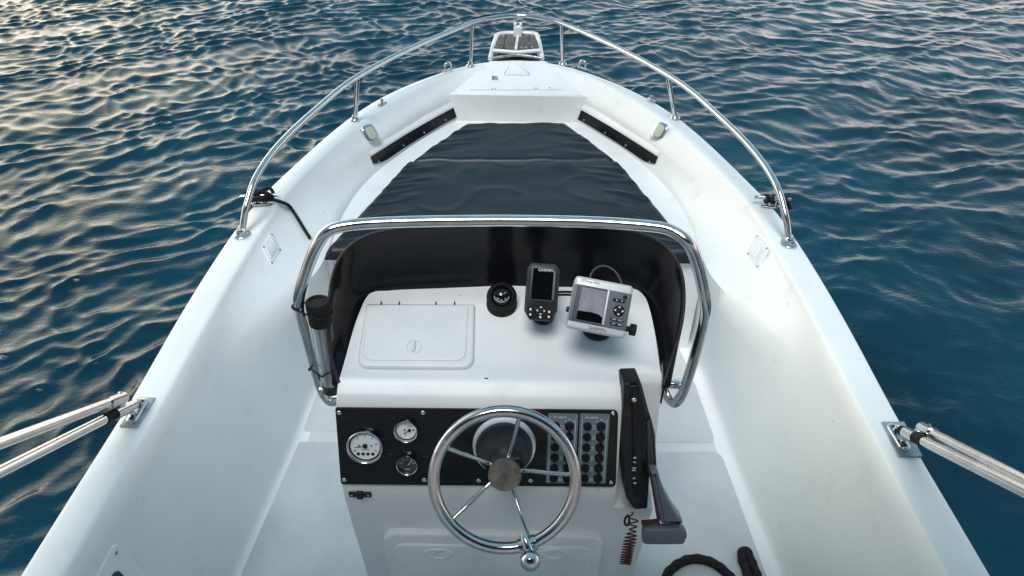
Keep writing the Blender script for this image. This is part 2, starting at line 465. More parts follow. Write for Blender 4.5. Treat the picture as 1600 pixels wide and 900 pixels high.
# bow deck with locker front
DZ = .865
dk = [(at_z(c, DZ), i) for i, c in enumerate(CS) if c[12].y > 3.5]
front = U0(0, 149, z=DZ).y
dpts = [p for p, i in dk if p.y > front]
hwf = U0(112, 149, z=DZ).x
bm = bmesh.new()
L = [(hwf + .03, front)] + [(p.x + .01, p.y) for p in dpts[1::3]]
L = [q for q in L if q[0] > .003]
prism(bm, L + [(-x, y) for x, y in reversed(L)], PZ - .02, DZ, ID, .004)
bowdeck = obj('bow_deck', bm, M['gel'], boat, smooth=35)
BZ = .940                        # the fore deck rises towards the stem
A_, B_ = U0(0, 148, z=DZ + .001), U0(0, 95, z=BZ)
dvec = (B_ - A_); FN = V((0, -dvec.z, dvec.y)).normalized()
def fd(x, y, off=.0): return U(x, y, pl=(A_ + FN * off, FN))
def slab(px, z0, z1, mname, name, parent, r_=.006, bev=.003, k=3):
    P = [fd(x, y) for x, y in px]; Mx = frame((P[0] + P[2]) / 2, V((1, 0, 0)), FN); Mi = Mx.inverted()
    bm = bmesh.new(); prism(bm, rpoly([((Mi @ p).x, (Mi @ p).y) for p in P], r_, k), z0, z1, Mx, bev); return obj(name, bm, M[mname], parent, smooth=30)
slab([(703, 147.5), (908, 148), (853, 95.5), (765, 95.5)], -.05, .002, 'gel', 'fore_deck', bowdeck, .012, .004)
slab([(786, 119), (829, 119), (817, 97), (799, 97)], -.004, .012, 'gel', 'deck_wedge', bowdeck, .004, .006)
lid = slab([(733, 142), (882, 142), (838, 123), (778, 123)], -.004, .006, 'gel', 'hatch_lid', bowdeck, .01, .003)
bm = bmesh.new(); p = fd(773, 123, .008)
prism(bm, rrect(.035, .016, .006), 0, .014, frame(p, V((1, -.3, 0)), FN), .004)
obj('latch', bm, M['steel_dull'], bowdeck)
for x, y in ((769, 139), (774, 139), (835, 138), (840, 138), (859, 137)):
    screw(bowdeck, fd(x, y, .006), FN, .004, material=M['gasket'])
# wall ledges + black strips
for side, px in ((-1, [(581, 254), (640, 216), (690, 187), (723, 170)]), (1, [(1026, 254), (968, 216), (916, 185), (886, 169)])):
    up_, dn = [], []
    for k, (x, y) in enumerate(px):
        w = 6 if k else 3
        h1 = wall_hit(x + side * -1, y - w * .2); up_.append(h1)
    C = crom([h[0] for h in up_], 8)
    C = resample(C, 22); nrm = [h[1] for h in up_]
    bm = bmesh.new(); rows = []
    for i, c in enumerate(C):
        n_ = nrm[min(int(i / len(C) * 4), 3)]; n_ = (nrm[0] * (1 - i / 21) + nrm[-1] * (i / 21)).normalized()
        t = (C[min(i + 1, 21)] - C[max(i - 1, 0)]).normalized()
        dwn = t.cross(n_); dwn = dwn if dwn.z < 0 else -dwn
        e = min(i / 3, 1) if True else 1
        hh = .028 * (0.35 + .65 * math.sin(min(i / 3.0, 1) * math.pi / 2))
        a = c - dwn * .026 + n_ * .004; b_ = c - dwn * .026 + dwn * (hh + .026) + n_ * .004
        rows.append([bm.verts.new(q) for q in (a - n_ * .010, a + n_ * .002, b_ + n_ * .002, b_ - n_ * .010)])
    for A, B in zip(rows, rows[1:]):
        for k in range(4): bm.faces.new((A[k], A[(k + 1) % 4], B[(k + 1) % 4], B[k]))
    bm.faces.new(rows[0]); bm.faces.new(rows[-1][::-1])
    st = obj('wall_strip', bm, M['panel'], boat, smooth=30)
    for i in (1, 7, 12, 17, 20):
        n_ = (nrm[0] * (1 - i / 21) + nrm[-1] * (i / 21)).normalized()
        t = (C[i + 1] - C[i - 1]).normalized(); dwn = t.cross(n_); dwn = dwn if dwn.z < 0 else -dwn
        screw(st, C[i] + dwn * .014 + n_ * .007, n_, .0042)
    bm = bmesh.new(); rows = []      # moulded lip just above the strip
    for i, c in enumerate(C):
        n_ = (nrm[0] * (1 - i / 21) + nrm[-1] * (i / 21)).normalized()
        t = (C[min(i + 1, 21)] - C[max(i - 1, 0)]).normalized(); dwn = t.cross(n_); dwn = dwn if dwn.z < 0 else -dwn
        e = math.sin(math.pi * min(1, max(0, (i + .3) / 21.6))) ** .4
        q0 = c - dwn * .030
        rows.append([bm.verts.new(q) for q in (q0 - n_ * .01, q0 + n_ * .013 * e, q0 - dwn * .006 + n_ * .015 * e, q0 - dwn * .014 + n_ * .013 * e, q0 - dwn * .045 - n_ * .004)])
    for A, B in zip(rows, rows[1:]):
        for k in range(4): bm.faces.new((A[k], A[k + 1], B[k + 1], B[k]))
    obj('moulded_lip', bm, M['gel'], boat, smooth=60)

# ---- wall fittings
for (x, y), (cx_, cy_) in (((577, 210), (577, 210)), ((1032, 207), (1032, 207))):
    h, n_, al = wall_hit(x, y); sd_ = math.copysign(1, h.x)
    n_ = V((-sd_ * .60, -.50, .62)).normalized()
    Mx = frame(h + n_ * .006, V((-n_.y, n_.x, 0)) , n_)
    bm = bmesh.new(); prism(bm, rrect(.074, .092, .028, 7), -.045, .014, Mx, .008)
    lt = obj('courtesy_light', bm, M['steel'], boat)
    bm = bmesh.new(); prism(bm, rrect(.046, .062, .017, 7), .010, .0165, Mx, .003); obj('light_lens', bm, M['lens'], lt)
    for sx in (-1, 1):
        for sy in (-1, 1): screw(lt, Mx @ V((sx * .027, sy * .035, .0135)), n_, .003)
for q in ([(423, 364), (439, 391), (424, 415), (408, 387)], [(1185, 367), (1203, 389), (1184, 421), (1166, 397)]):
    H = [wall_hit(*p) for p in q]
    c = sum((h[0] for h in H), V()) / 4; n_ = sum((h[1] for h in H), V()).normalized()
    lft = q[0][0] < 800
    e = (H[0][0] + (H[1][0] if lft else H[1][0])) / 2 - (H[2][0] + H[3][0]) / 2
    Mx = frame(c, H[1][0] - H[0][0] if lft else H[2][0] - H[1][0], n_); Mi = Mx.inverted()
    loc = [Mi @ h[0] for h in H]
    bm = bmesh.new(); prism(bm, rpoly([(p.x, p.y) for p in loc], .012), -.004, .005, Mx, .003)
    vt = obj('vent_grille', bm, M['white_plastic'], boat)
    for h in loc: screw(vt, Mx @ V((h.x * .84, h.y * .84, .005)), n_, .0042, material=M['steel_dull'])
    A, B, C_, D = [V((p.x, p.y, 0)) for p in loc]
    for k in range(5):
        t = .22 + k * .14
        if lft: p, s = A.lerp(D, t), B.lerp(C_, t)
        else: p, s = A.lerp(B, t), D.lerp(C_, t)
        a, b_ = p.lerp(s, .2), p.lerp(s, .8)
        bm = bmesh.new()
        rows = []
        d = (b_ - a).normalized(); pr = V((-d.y, d.x, 0))
        if pr.dot((A + B) / 2 - (C_ + D) / 2) > 0: pr = -pr
        for i in range(9):
            e_ = a.lerp(b_, i / 8); hgt = .007 * math.sin(math.pi * (i + .4) / 8.8) ** .5 if 0 <= i <= 8 else 0
            rows.append([bm.verts.new(Mx @ (e_ + pr * .0065 * g_ + V((0, 0, .004 + hgt * f_)))) for g_, f_ in ((-1, 0), (-.3, .8), (.4, 1), (.9, 1), (1, 0))])
        for Ra, Rb in zip(rows, rows[1:]):
            for j in range(4): bm.faces.new((Ra[j], Ra[j + 1], Rb[j + 1], Rb[j]))
        obj('louvre', bm, M['white_plastic'], vt)

# ---- gunwale fittings
def gun(px, py, dz=0): return U(px, py, z=lambda Y: zg(Y) + .002 + dz)
UPZ = V((0, 0, 1))
def out_tangent(p):
    i = min(range(len(OUT)), key=lambda k: (OUT[k] - V((abs(p.x), p.y, p.z))).length)
    t = (OUT[min(i + 1, len(OUT) - 1)] - OUT[max(i - 1, 0)]).normalized()
    return V((math.copysign(1, p.x) * t.x, t.y, 0)).normalized()
# bow rail
rail_l = [(378, 372, .0), (380, 350, .05), (384, 325, .10), (395, 285, .165), (425, 240, .20), (480, 187, .215), (548, 130, .225), (640, 80, .23), (735, 40, .235), (780, 28, .235)]
rail_r = [(1232, 377, .0), (1230, 352, .05), (1224, 325, .10), (1205, 275, .165), (1165, 220, .20), (1110, 165, .215), (1050, 118, .225), (960, 69, .23), (880, 35, .235), (850, 28, .235)]
def rp(x, y, h):
    return U(x, y, z=lambda Y: zg(Y) + h)
PR = [rp(*q) for q in rail_r]; PL = [rp(*q) for q in rail_l]
mid = []
for a, b_ in zip(PL, PR):        # rail is symmetrical: average both sides, keep a small part of the measured difference
    hx = (b_.x - a.x) / 2; yy = (a.y + b_.y) / 2; zz = (a.z + b_.z) / 2
    mid.append(V((hx, yy, zz)))
apex = rp(815, 24.5, .235); apex.x = 0
path = [V((-p.x, p.y, p.z)) for p in mid] + [apex] + [p for p in reversed(mid)]
bm = bmesh.new(); RP = crom(path, 10); tube(bm, RP, .0125, 16)
rail = obj('bow_rail', bm, M['steel'], boat, smooth=80)
def flange(parent, c, n_=UPZ, r_=.028):
    bm = bmesh.new(); lathe(bm, [(r_, -.002), (r_, .003), (r_ * .85, .007), (r_ * .6, .010), (r_ * .55, .022), (r_ * .45, .026)], frame(c, n_.orthogonal(), n_), 28)
    obj('base_flange', bm, M['steel'], parent, smooth=50)
for s in (1, -1):
    flange(rail, V((s * mid[0].x, mid[0].y, zg(mid[0].y) + .002)), UPZ, .032)
for (bx, by) in ((555, 187), (1055, 184), (735, 103), (879, 100)):
    b0 = gun(bx, by)
    # nearest rail point straight above / slightly outboard
    tp = min(RP, key=lambda p: (V((p.x, p.y, 0)) - V((b0.x, b0.y, 0))).length)
    bm = bmesh.new(); tube(bm, [b0, b0.lerp(tp, .5), tp], .0105, 14)
    obj('stanchion', bm, M['steel'], rail, smooth=80)
    flange(rail, b0, UPZ, .024)
# pad eyes
for x, y in ((700, 110), (910, 107)):
    c = gun(x, y); t = out_tangent(c)
    P = [c + t * (.021 * math.cos(a)) + UPZ * (.022 + .022 * math.sin(a)) for a in [R(180 - 15 * k) for k in range(13)]]
    P = [c - t * .021] + P + [c + t * .021]
    bm = bmesh.new(); tube(bm, P, .0055, 12)
    pe = obj('pad_eye', bm, M['steel'], boat, smooth=80)
    bm = bmesh.new(); prism(bm, rrect(.068, .02, .0095, 6), 0, .004, frame(c, t, UPZ), .002); obj('eye_base', bm, M['steel'], pe)
# pop-up lifting studs
for x, y in ((597, 162), (1017, 157)):
    c = gun(x, y); t = out_tangent(c)
    bm = bmesh.new(); prism(bm, rrect(.062, .026, .012, 6), 0, .004, frame(c, t, UPZ), .002)
    lathe(bm, [(.007, .003), (.006, .016), (.010, .018), (.010, .023), (.004, .026)], frame(c, t, UPZ), 20)
    obj('deck_stud', bm, M['steel'], boat)
# cleats
cle = []
for x, y in ((407, 318), (1204, 322)):
    c = gun(x, y); t = V((math.copysign(1, c.x), -.15, 0)).normalized()
    bm = bmesh.new(); prism(bm, rrect(.085, .03, .014, 6), 0, .005, frame(c, t, UPZ), .002)
    for q in (-.018, .018): tube(bm, [c + t * q, c + t * q + UPZ * .03], .008, 12)
    tube(bm, crom([c - t * .07 + UPZ * .034, c - t * .03 + UPZ * .036, c + t * .03 + UPZ * .036, c + t * .07 + UPZ * .034], 4), .008, 12)
    cle.append((c, t)); obj('cleat', bm, M['steel'], boat, smooth=50)

def rope_mesh(bm, P, r_, twist=260.0, n=10):
    """three-strand look: radius modulated around and along the path"""
    P = [V(p) for p in P]; m_ = len(P); nrm = (P[1] - P[0]).normalized().orthogonal(); rings = []; s = 0
    for i in range(m_):
        t = (P[min(i + 1, m_ - 1)] - P[max(i - 1, 0)]).normalized(); nrm = (nrm - t * nrm.dot(t)).normalized(); bi = t.cross(nrm)
        if i: s += (P[i] - P[i - 1]).length
        rg = []
        for k in range(n * 2):
            a = 2 * math.pi * k / (n * 2)
            rr = r_ * (1 + .13 * abs(math.sin(1.5 * a + s * twist * .5)) + .08 * math.sin(4 * a - s * twist))
            rg.append(bm.verts.new(P[i] + (nrm * math.cos(a) + bi * math.sin(a)) * rr))
        rings.append(rg)
    k2 = n * 2
    for A, B in zip(rings, rings[1:]):
        for k in range(k2): bm.faces.new((A[k], A[(k + 1) % k2], B[(k + 1) % k2], B[k]))
    bm.faces.new(rings[0][::-1]); bm.faces.new(rings[-1])
# rope on the port cleat with a tail hanging inside
c, t = cle[0]; o2 = V((-t.y, t.x, 0))
P = [c + V((-.055, .02, .0)), c + t * -.05 + o2 * .02 + UPZ * .045, c + t * .03 - o2 * .02 + UPZ * .05, c + t * .05 + o2 * .0 + UPZ * .035, c + t * .02 + o2 * .022 + UPZ * .05, c - t * .04 - o2 * .02 + UPZ * .055, c - t * .055 + UPZ * .03, c - t * .03 + o2 * .026 + UPZ * .04, c + t * .04 + o2 * .026 + UPZ * .035]
tail = [(428, 312), (448, 322), (462, 338)]
P += [gun(413, 313, .03), gun(425, 312, .022), gun(440, 316, .012)]
for x, y in ((449, 323), (461, 340), (472, 358), (483, 375)):
    h = wall_hit(x, y); P.append(h[0] + h[1] * .010)
bm = bmesh.new(); rope_mesh(bm, resample(crom(P, 8), 150), .0062, 420)
tag(obj('rope', bm, M['rubber'], smooth=80), 'thin black rope knotted on the left-hand cleat, loose tail hanging down the inner wall', 'rope')
c, t = cle[1]; o2 = V((-t.y, t.x, 0)); P = []
for k in range(56):
    a = k * .62
    P.append(c + t * (-.035 + .095 * k / 56 + .008 * math.sin(a * .7)) + o2 * .015 * math.cos(a) + UPZ * (.030 + .013 * math.sin(a)))
P += [c + t * .066 + UPZ * .012, c + t * .078 - UPZ * .004]
bm = bmesh.new(); rope_mesh(bm, resample(crom(P, 4), 320), .0062, 420)
tag(obj('rope', bm, M['rubber'], smooth=80), 'short black rope wrapped tightly round the right-hand cleat beside the rail foot', 'rope')

# bow pulpit step of teak slats
PZ2 = .975
fr = [(766, 92), (774, 62), (784, 53), (833, 53), (841, 62), (847, 92)]
z_ = [.94, .975, .98, .98, .975, .94]
P = [U(x, y, z=z) for (x, y), z in zip(fr, z_)]
bm = bmesh.new(); tube(bm, resample(crom(P, 8), 60), .014, 12)
step = obj('bow_step', bm, M['alu'], boat, smooth=80)
a, b_ = U(770, 79, z=PZ2 - .005), U(845, 79, z=PZ2 - .005)
bm = bmesh.new(); tube(bm, [a, (a + b_) / 2 - V((0, .02, .005)), b_], .012, 12)
a2, b2 = U(768, 91, z=.95), U(847, 91, z=.95)
obj('cross_bar', bm, M['alu'], step, smooth=80)
bm = bmesh.new(); tube(bm, crom([a2, a2.lerp(b2, .25) + V((0, .015, .006)), a2.lerp(b2, .5) + V((0, .03, .008)), a2.lerp(b2, .75) + V((0, .015, .006)), b2], 6), .008, 10)
obj('cross_bar', bm, M['steel_dull'], step, smooth=80)
a, b_ = U(806, 77, z=PZ2 + .004), U(810, 53, z=PZ2 + .004)
bm = bmesh.new(); prism(bm, [(-.008, 0), (.008, 0), (.008, (b_ - a).length), (-.008, (b_ - a).length)], -.004, .008, frame(a, (b_ - a).cross(UPZ), UPZ), .003)
obj('centre_bar', bm, M['alu'], step)
for q in ([(772, 76), (786, 76.5), (790, 54.5), (780, 55)], [(788, 76.5), (804, 77), (807.5, 54), (791.5, 54)], [(809, 77), (826, 77), (826, 54), (811.5, 54)], [(828, 76.5), (842, 76), (838, 55), (827.5, 54.3)]):
    P = [U(x, y, z=PZ2) for x, y in q]
    bm = bmesh.new(); prism(bm, rpoly([(p.x, p.y) for p in P], .006), PZ2 - .018, PZ2 + .004, ID, .003)
    sl = obj('teak_slat', bm, M['teak'], step)
    for u, v in ((.25, .1), (.75, .1), (.25, .9), (.75, .9)):
        p = P[0].lerp(P[1], u).lerp(P[3].lerp(P[2], u), v); screw(sl, V((p.x, p.y, PZ2 + .0035)), UPZ, .0045)
c = U(809, 50, z=1.0)
bm = bmesh.new(); prism(bm, rrect(.05, .05, .008), -.03, .035, frame(c, V((1, 0, 0)), UPZ), .006)
prism(bm, rrect(.016, .04, .005, cx=-.017), .03, .052, frame(c, V((1, 0, 0)), UPZ), .004)
prism(bm, rrect(.016, .04, .005, cx=.017), .03, .052, frame(c, V((1, 0, 0)), UPZ), .004)
obj('bow_roller', bm, M['white_plastic'], step)
# dark anchor chute below the step
bm = bmesh.new(); A = [U(775, 90, z=.935), U(842, 90, z=.935), U(836, 66, z=.935), U(780, 66, z=.935)]
prism(bm, [(p.x, p.y) for p in A], .90, .925, ID, .004); obj('anchor_chute', bm, M['black'], step)

# ------------------------------------------------------------------ cushions
def pad(corners, top, th, seed, wr=.006, nx=90, ny=50, edgew=.03, name='seat_cushion', wseed=0):
    """corners: near-left, near-right, far-right, far-left in plan"""
    nl, nr, frr, fl = corners
    bm = bmesh.new(); W = []
    def P(u, v): return nl.lerp(nr, u).lerp(fl.lerp(frr, u), v)
    w_ = (nr - nl).length; h_ = (fl - nl).length
    for j in range(ny + 1):
        row = []
        v = j / ny
        for i in range(nx + 1):
            u = i / nx; p = P(u, v)
            du = min(u, 1 - u) * (nl.lerp(fl, v) - nr.lerp(frr, v)).length; dv = min(v, 1 - v) * h_
            e = min(1, du / edgew) ; e2 = min(1, dv / edgew)
            dz = -(th * .45) * ((1 - e) ** 2 + (1 - e2) ** 2)
            q = V((p.x * 2.2, p.y * 6, seed)); nz = noise.noise(q) * .5 + noise.noise(q * 2.3) * .3
            # taut creases running in from the edges
            cr = max(0, 1 - du / .22) * max(0, noise.noise(V((p.x * 4, p.y * 26 + p.x * 8 * math.copysign(1, p.x), seed + 3)))) * 2.0
            cr += max(0, 1 - dv / .16) * max(0, noise.noise(V((p.x * 11, p.y * 7, seed + 9)))) * .9
            fold = max(0, .10 - abs(noise.noise(V((p.x * 2.4 + p.y * 1.1, p.y * 3.0 - p.x * 1.2, seed + 5))))) * 14
            dz += wr * .7 * nz + wr * 2.2 * cr * min(e, e2) + wr * .22 * fold * min(e, e2)
            row.append(bm.verts.new((p.x, p.y, top + dz)))
        W.append(row)
    for j in range(ny):
        for i in range(nx): bm.faces.new((W[j][i], W[j][i + 1], W[j + 1][i + 1], W[j + 1][i]))
    per = W[0] + [W[j][-1] for j in range(1, ny + 1)] + W[-1][-2::-1] + [W[j][0] for j in range(ny - 1, 0, -1)]
    lo = [bm.verts.new((v.co.x, v.co.y, top - th)) for v in per]
    for k in range(len(per)): bm.faces.new((per[k], per[k - 1], lo[k - 1], lo[k]))
    bm.faces.new(lo)
    return obj(name, bm, M['vinyl'], None, smooth=70)
CT = PZ + .045
def cp(x, y): p = U(x, y, z=CT); p.z = 0; return p
o = pad([cp(641, 250), cp(965, 250), cp(884, 190), cp(728, 190)], CT, .043, 1.3, .005, 80, 44)
tag(o, 'smaller black vinyl cushion at the very bow, in front of the locker wall', 'cushion', 'bow cushions')
o = pad([cp(505, 392), cp(1092, 398), cp(967, 250.3), cp(637, 250.3)], CT + .004, .047, 8.1, .008, 130, 90)
tag(o, 'large wrinkled black vinyl cushion between the windscreen and the smaller bow cushion', 'cushion', 'bow cushions')
# piped rear valance of the large cushion
# ------------------------------------------------------------------ console
XC = -.03
R0 = (1.075, 1.18)
plane_n = V((0, -.26, 1)).normalized(); TOP = (V((0, R0[0], R0[1])), plane_n)
def ut(x, y): return U(x, y, pl=TOP)
tl = [(528, 596), (538, 560), (552, 510), (566, 474), (574, 461), (590, 451), (625, 445), (700, 440.5), (780, 438), (870, 439), (950, 443), (985, 448), (1003, 457), (1014, 474), (1024, 515), (1031, 560), (1034, 583)]
T = [ut(*p) for p in tl]
T[0].y = R0[0]; T[-1].y = R0[0]
sidef = resample(crom(T, 8), 70)
XL, XR = sidef[0].x, sidef[-1].x
XN = ut(970, 598).x              # right edge of the main (wheel) face, notch for the throttle beyond
rear = [(XR, 1), (XN + .004, 1), (XN, 1), (XN, .5), (XN, 0), (XN - .006, 0)]
for k in range(1, 24): rear.append((XN - .006 + (XL + .006 - XN + .006) * k / 24, 0))
rear += [(XL + .006, 0)]
NOTCH = .055
# levels: rear Y, rear z, width scale, slope weight, notch depth, inset
LV = [(1.104, 1.1845, 1.0, 1.0, .035, .030), (1.092, 1.1820, 1.0, 1.0, .035, .018), (1.083, 1.1842, 1.0, 1.0, .035, .010), (1.075, 1.1815, 1.0, 1.0, .035, .003), (1.066, 1.173, 1.0, 1.0, .038, 0), (1.052, 1.164, 1.0, 1.0, .042, 0), (1.040, 1.153, 1.002, .98, .05, 0), (1.034, 1.140, 1.004, .95, .055, 0),
      (1.034 - .064 * .5, 1.05, 1.006, .7, .06, 0), (.970, .955, 1.006, .5, .07, 0), (.968, .915, 1.004, .4, .08, 0), (.969, .895, 1.003, .4, .08, 0), (.970, .88, 1.002, .38, .0, 0), (.975, .80, 1.0, .3, 0, 0), (.985, .6, .985, .15, 0, 0), (.995, .25, .96, 0, 0, 0)]
bm = bmesh.new(); rings = []
for (ry, rz, s, w, nd, ins) in LV:
    rg = []
    for p in sidef:
        yy = max(p.y, R0[0]); tt = (yy - R0[0]) / (1.40 - R0[0])
        y2 = ry + nd * (1 - min(1, tt * 4)) * (1 if p.x > 0 else 0) + (yy - R0[0]) + (R0[0] - ry) * min(1, tt * 1.5)
        x2 = XC + (p.x - XC) * s
        rg.append(V((x2, y2, rz + .26 * (yy - R0[0]) * w)))
    for x, k in rear:
        x2 = XC + (x - XC) * s
        rg.append(V((x2, ry + nd * k, rz + .26 * nd * k * (1 if w > .9 else 0))))
    c_ = sum(rg, V()) / len(rg)
    if ins:
        rg = [p + (V((c_.x - p.x, c_.y - p.y, 0)).normalized() * ins) for p in rg]
        for p in rg: p.z = rz + .26 * (p.y - ry)
    rings.append([bm.verts.new(p) for p in rg])
n = len(rings[0])
for A, B in zip(rings, rings[1:]):
    for k in range(n): bm.faces.new((A[k], B[k], B[(k + 1) % n], A[(k + 1) % n]))
bm.faces.new(rings[0])
console = obj('console', bm, M['gel_console'], boat, smooth=38)
bm = bmesh.new()
mk = ut(760, 592); prism(bm, rrect(.008, .003, .001), 0, .002, frame(mk, V((1, 0, 0)), plane_n)); obj('brow_mark', bm, M['gasket'], console)

# top hatch
hc = ut(652, 528); HM = frame(hc, V((1, .0, 0)), plane_n); HI = HM.inverted()
def hloc(x, y): p = HI @ ut(x, y); return (p.x, p.y)
A = [hloc(573, 477), hloc(742, 477), hloc(740, 578), hloc(557, 576)]
bm = bmesh.new(); prism(bm, rpoly([(*A[0], .004), (*A[1], .008), (*A[2], .03), (*A[3], .03)], .02, 8), -.002, .010, HM, .007, 4)
hatch = obj('console_hatch', bm, M['white_plastic'], boat)
B = [hloc(577, 482), hloc(732, 482), hloc(728, 568), hloc(566, 567)]
bm = bmesh.new(); prism(bm, rpoly([(*B[0], .003), (*B[1], .005), (*B[2], .025), (*B[3], .025)], .02, 8), .006, .013, HM, .0025, 3)
obj('hatch_lid', bm, M['white_plastic'], hatch)
for x in (597, 625, 682, 711):
    q0, q1 = hloc(x, 476), hloc(x, 481)
    bm = bmesh.new(); prism(bm, rrect(.003, .009, .001, cx=q0[0], cy=(q0[1] + q1[1]) / 2), .006, .0136, HM); obj('hinge_gap', bm, M['gasket'], hatch)
q = hloc(648, 547)
bm = bmesh.new(); KM = HM @ Matrix.Translation((q[0], q[1], .012))
lathe(bm, [(.018, -.002), (.018, .0022), (.0168, .003), (.0155, .0012), (.0, .0010)], KM, 36, cap1=False)
prism(bm, rpoly([(-.004, -.013), (.004, -.013), (.0015, .014), (-.0015, .014)], .002), .0005, .008, KM @ Matrix.Rotation(R(-8), 4, 'Z'), .002)
obj('turn_latch', bm, M['white_plastic'], hatch)

# windscreen
base_px = [(529, 606, 1.165), (536, 580, 1.18), (546, 535, 1.2), (560, 480, 1.225), (575, 455, 1.25), (612, 443, 1.262), (700, 437.5, 1.268), (780, 435, 1.27), (870, 436, 1.27), (955, 440, 1.265), (995, 449, 1.255), (1015, 467, 1.24), (1027, 510, 1.21), (1035, 560, 1.185), (1036, 606, 1.165)]
top_px = [(530, 598, 1.175), (518, 560, 1.215), (514, 510, 1.27), (515, 460, 1.32), (527, 410, 1.365), (556, 377, 1.395), (610, 359, 1.42), (700, 351, 1.432), (800, 348, 1.438), (900, 350, 1.432), (980, 359, 1.42), (1035, 381, 1.395), (1062, 418, 1.36), (1069, 465, 1.315), (1063, 515, 1.26), (1048, 565, 1.205), (1036, 602, 1.17)]
NB = 90
Bp = resample(crom([U(x, y, z=z) for x, y, z in base_px], 8), NB); Tp = resample(crom([U(x, y, z=z) for x, y, z in top_px], 8), NB)
# match by angle around the console rather than by length
bm = bmesh.new(); rows = []
for i in range(NB):
    a, b_ = Bp[i], Tp[i]; d = (b_ - a)
    tg = (Bp[min(i + 1, NB - 1)] - Bp[max(i - 1, 0)]).normalized()
    nn = tg.cross(UPZ).normalized()
    if nn.dot(V((a.x - XC, a.y - 1.1, 0))) < 0: nn = -nn
    rr = []
    for k in range(9):
        t = k / 8; bulge = .012 * math.sin(math.pi * t)
        rr.append(a + d * t + nn * (bulge - .03 * (1 - t) * 0))
    rr2 = [p + nn * .004 for p in rr]
    a0 = a - UPZ * .05
    rows.append([bm.verts.new(p) for p in [a0 + nn * .0] + rr + rr2[::-1] + [a0 + nn * .004]])
for A, B in zip(rows, rows[1:]):
    m_ = len(A)
    for k in range(m_): bm.faces.new((A[k], A[(k + 1) % m_], B[(k + 1) % m_], B[k]))
bm.faces.new(rows[0]); bm.faces.new(rows[-1][::-1])
screen = obj('windscreen', bm, M['black_gloss'], boat, smooth=50)
bm = bmesh.new(); tube(bm, Tp, .0038, 10); obj('edge_trim', bm, M['black'], screen, smooth=80)

# console grab rail
gr = [(536, 622, 1.03), (519, 627, 1.015), (508, 618, 1.03), (500, 600, 1.07), (490, 565, 1.14), (479, 525, 1.22), (470, 493, 1.285), (467, 472, 1.33), (470, 452, 1.365), (482, 415, 1.42), (496, 382, 1.47), (512, 362, 1.497), (540, 353, 1.505), (600, 348, 1.505), (700, 345.5, 1.505), (810, 345, 1.505), (930, 347.5, 1.505), (1020, 354, 1.505), (1052, 362, 1.50), (1075, 380, 1.485), (1088, 410, 1.44), (1097, 445, 1.385), (1102, 475, 1.34), (1101, 497, 1.30), (1093, 530, 1.235), (1079, 578, 1.14), (1066, 615, 1.06), (1055, 629, 1.03), (1045, 622, 1.025), (1037, 606, 1.04), (1025, 600, 1.05)]
GP = crom([U(x, y, z=z) for x, y, z in gr], 8)
bm = bmesh.new(); tube(bm, GP, .0125, 18); grab = obj('grab_rail', bm, M['steel'], boat, smooth=80)
for i in (0, -1):
    c = GP[i] + V((.01 if i == 0 else -.01, 0, 0)); c = GP[3] if i == 0 else GP[-4]
    nx_ = V((-1, 0, 0)) if i == 0 else V((1, 0, 0))
for (x, y, z, s) in ((530, 610, 1.06, -1), (1032, 600, 1.06, 1)):
    c = U(x, y, z=z)
    bm = bmesh.new(); tube(bm, [c + V((-s * .03, 0, 0)), c + V((s * .045, 0, 0))], .011, 14); obj('rail_mount', bm, M['steel'], grab, smooth=60)

# ------------------------------------------------------------------ instrument panel
Pq = V((0, 1.034, 1.140)); Pd = V((0, .970, .955)) - Pq
pn = V((0, Pd.z, -Pd.y)).normalized()
if pn.y > 0: pn = -pn
DP = (Pq + pn * .003, pn)
def ud(x, y, off=0): return U(x, y, pl=(Pq + pn * (.003 + off), pn))
c = ud(745, 697); DM = frame(c, V((1, 0, 0)), pn); DI = DM.inverted()
def dl(x, y, off=0): p = DI @ ud(x, y, off); return (p.x, p.y)
A = [dl(524, 637), dl(966, 641), dl(962, 760), dl(533, 756)]
bm = bmesh.new(); prism(bm, rpoly([(*A[0], .004), (*A[1], .012), (*A[2], .012), (*A[3], .008)], .01), -.010, .003, DM, .0012, 2)
panel = obj('instrument_panel', bm, M['panel'], boat)
for x, y in ((530, 645), (661, 645), (538, 750), (663, 750), (748, 751), (829, 751), (958, 646), (955, 754)):
    screw(panel, DM @ V((*dl(x, y, .003), .003)), pn, .0055)
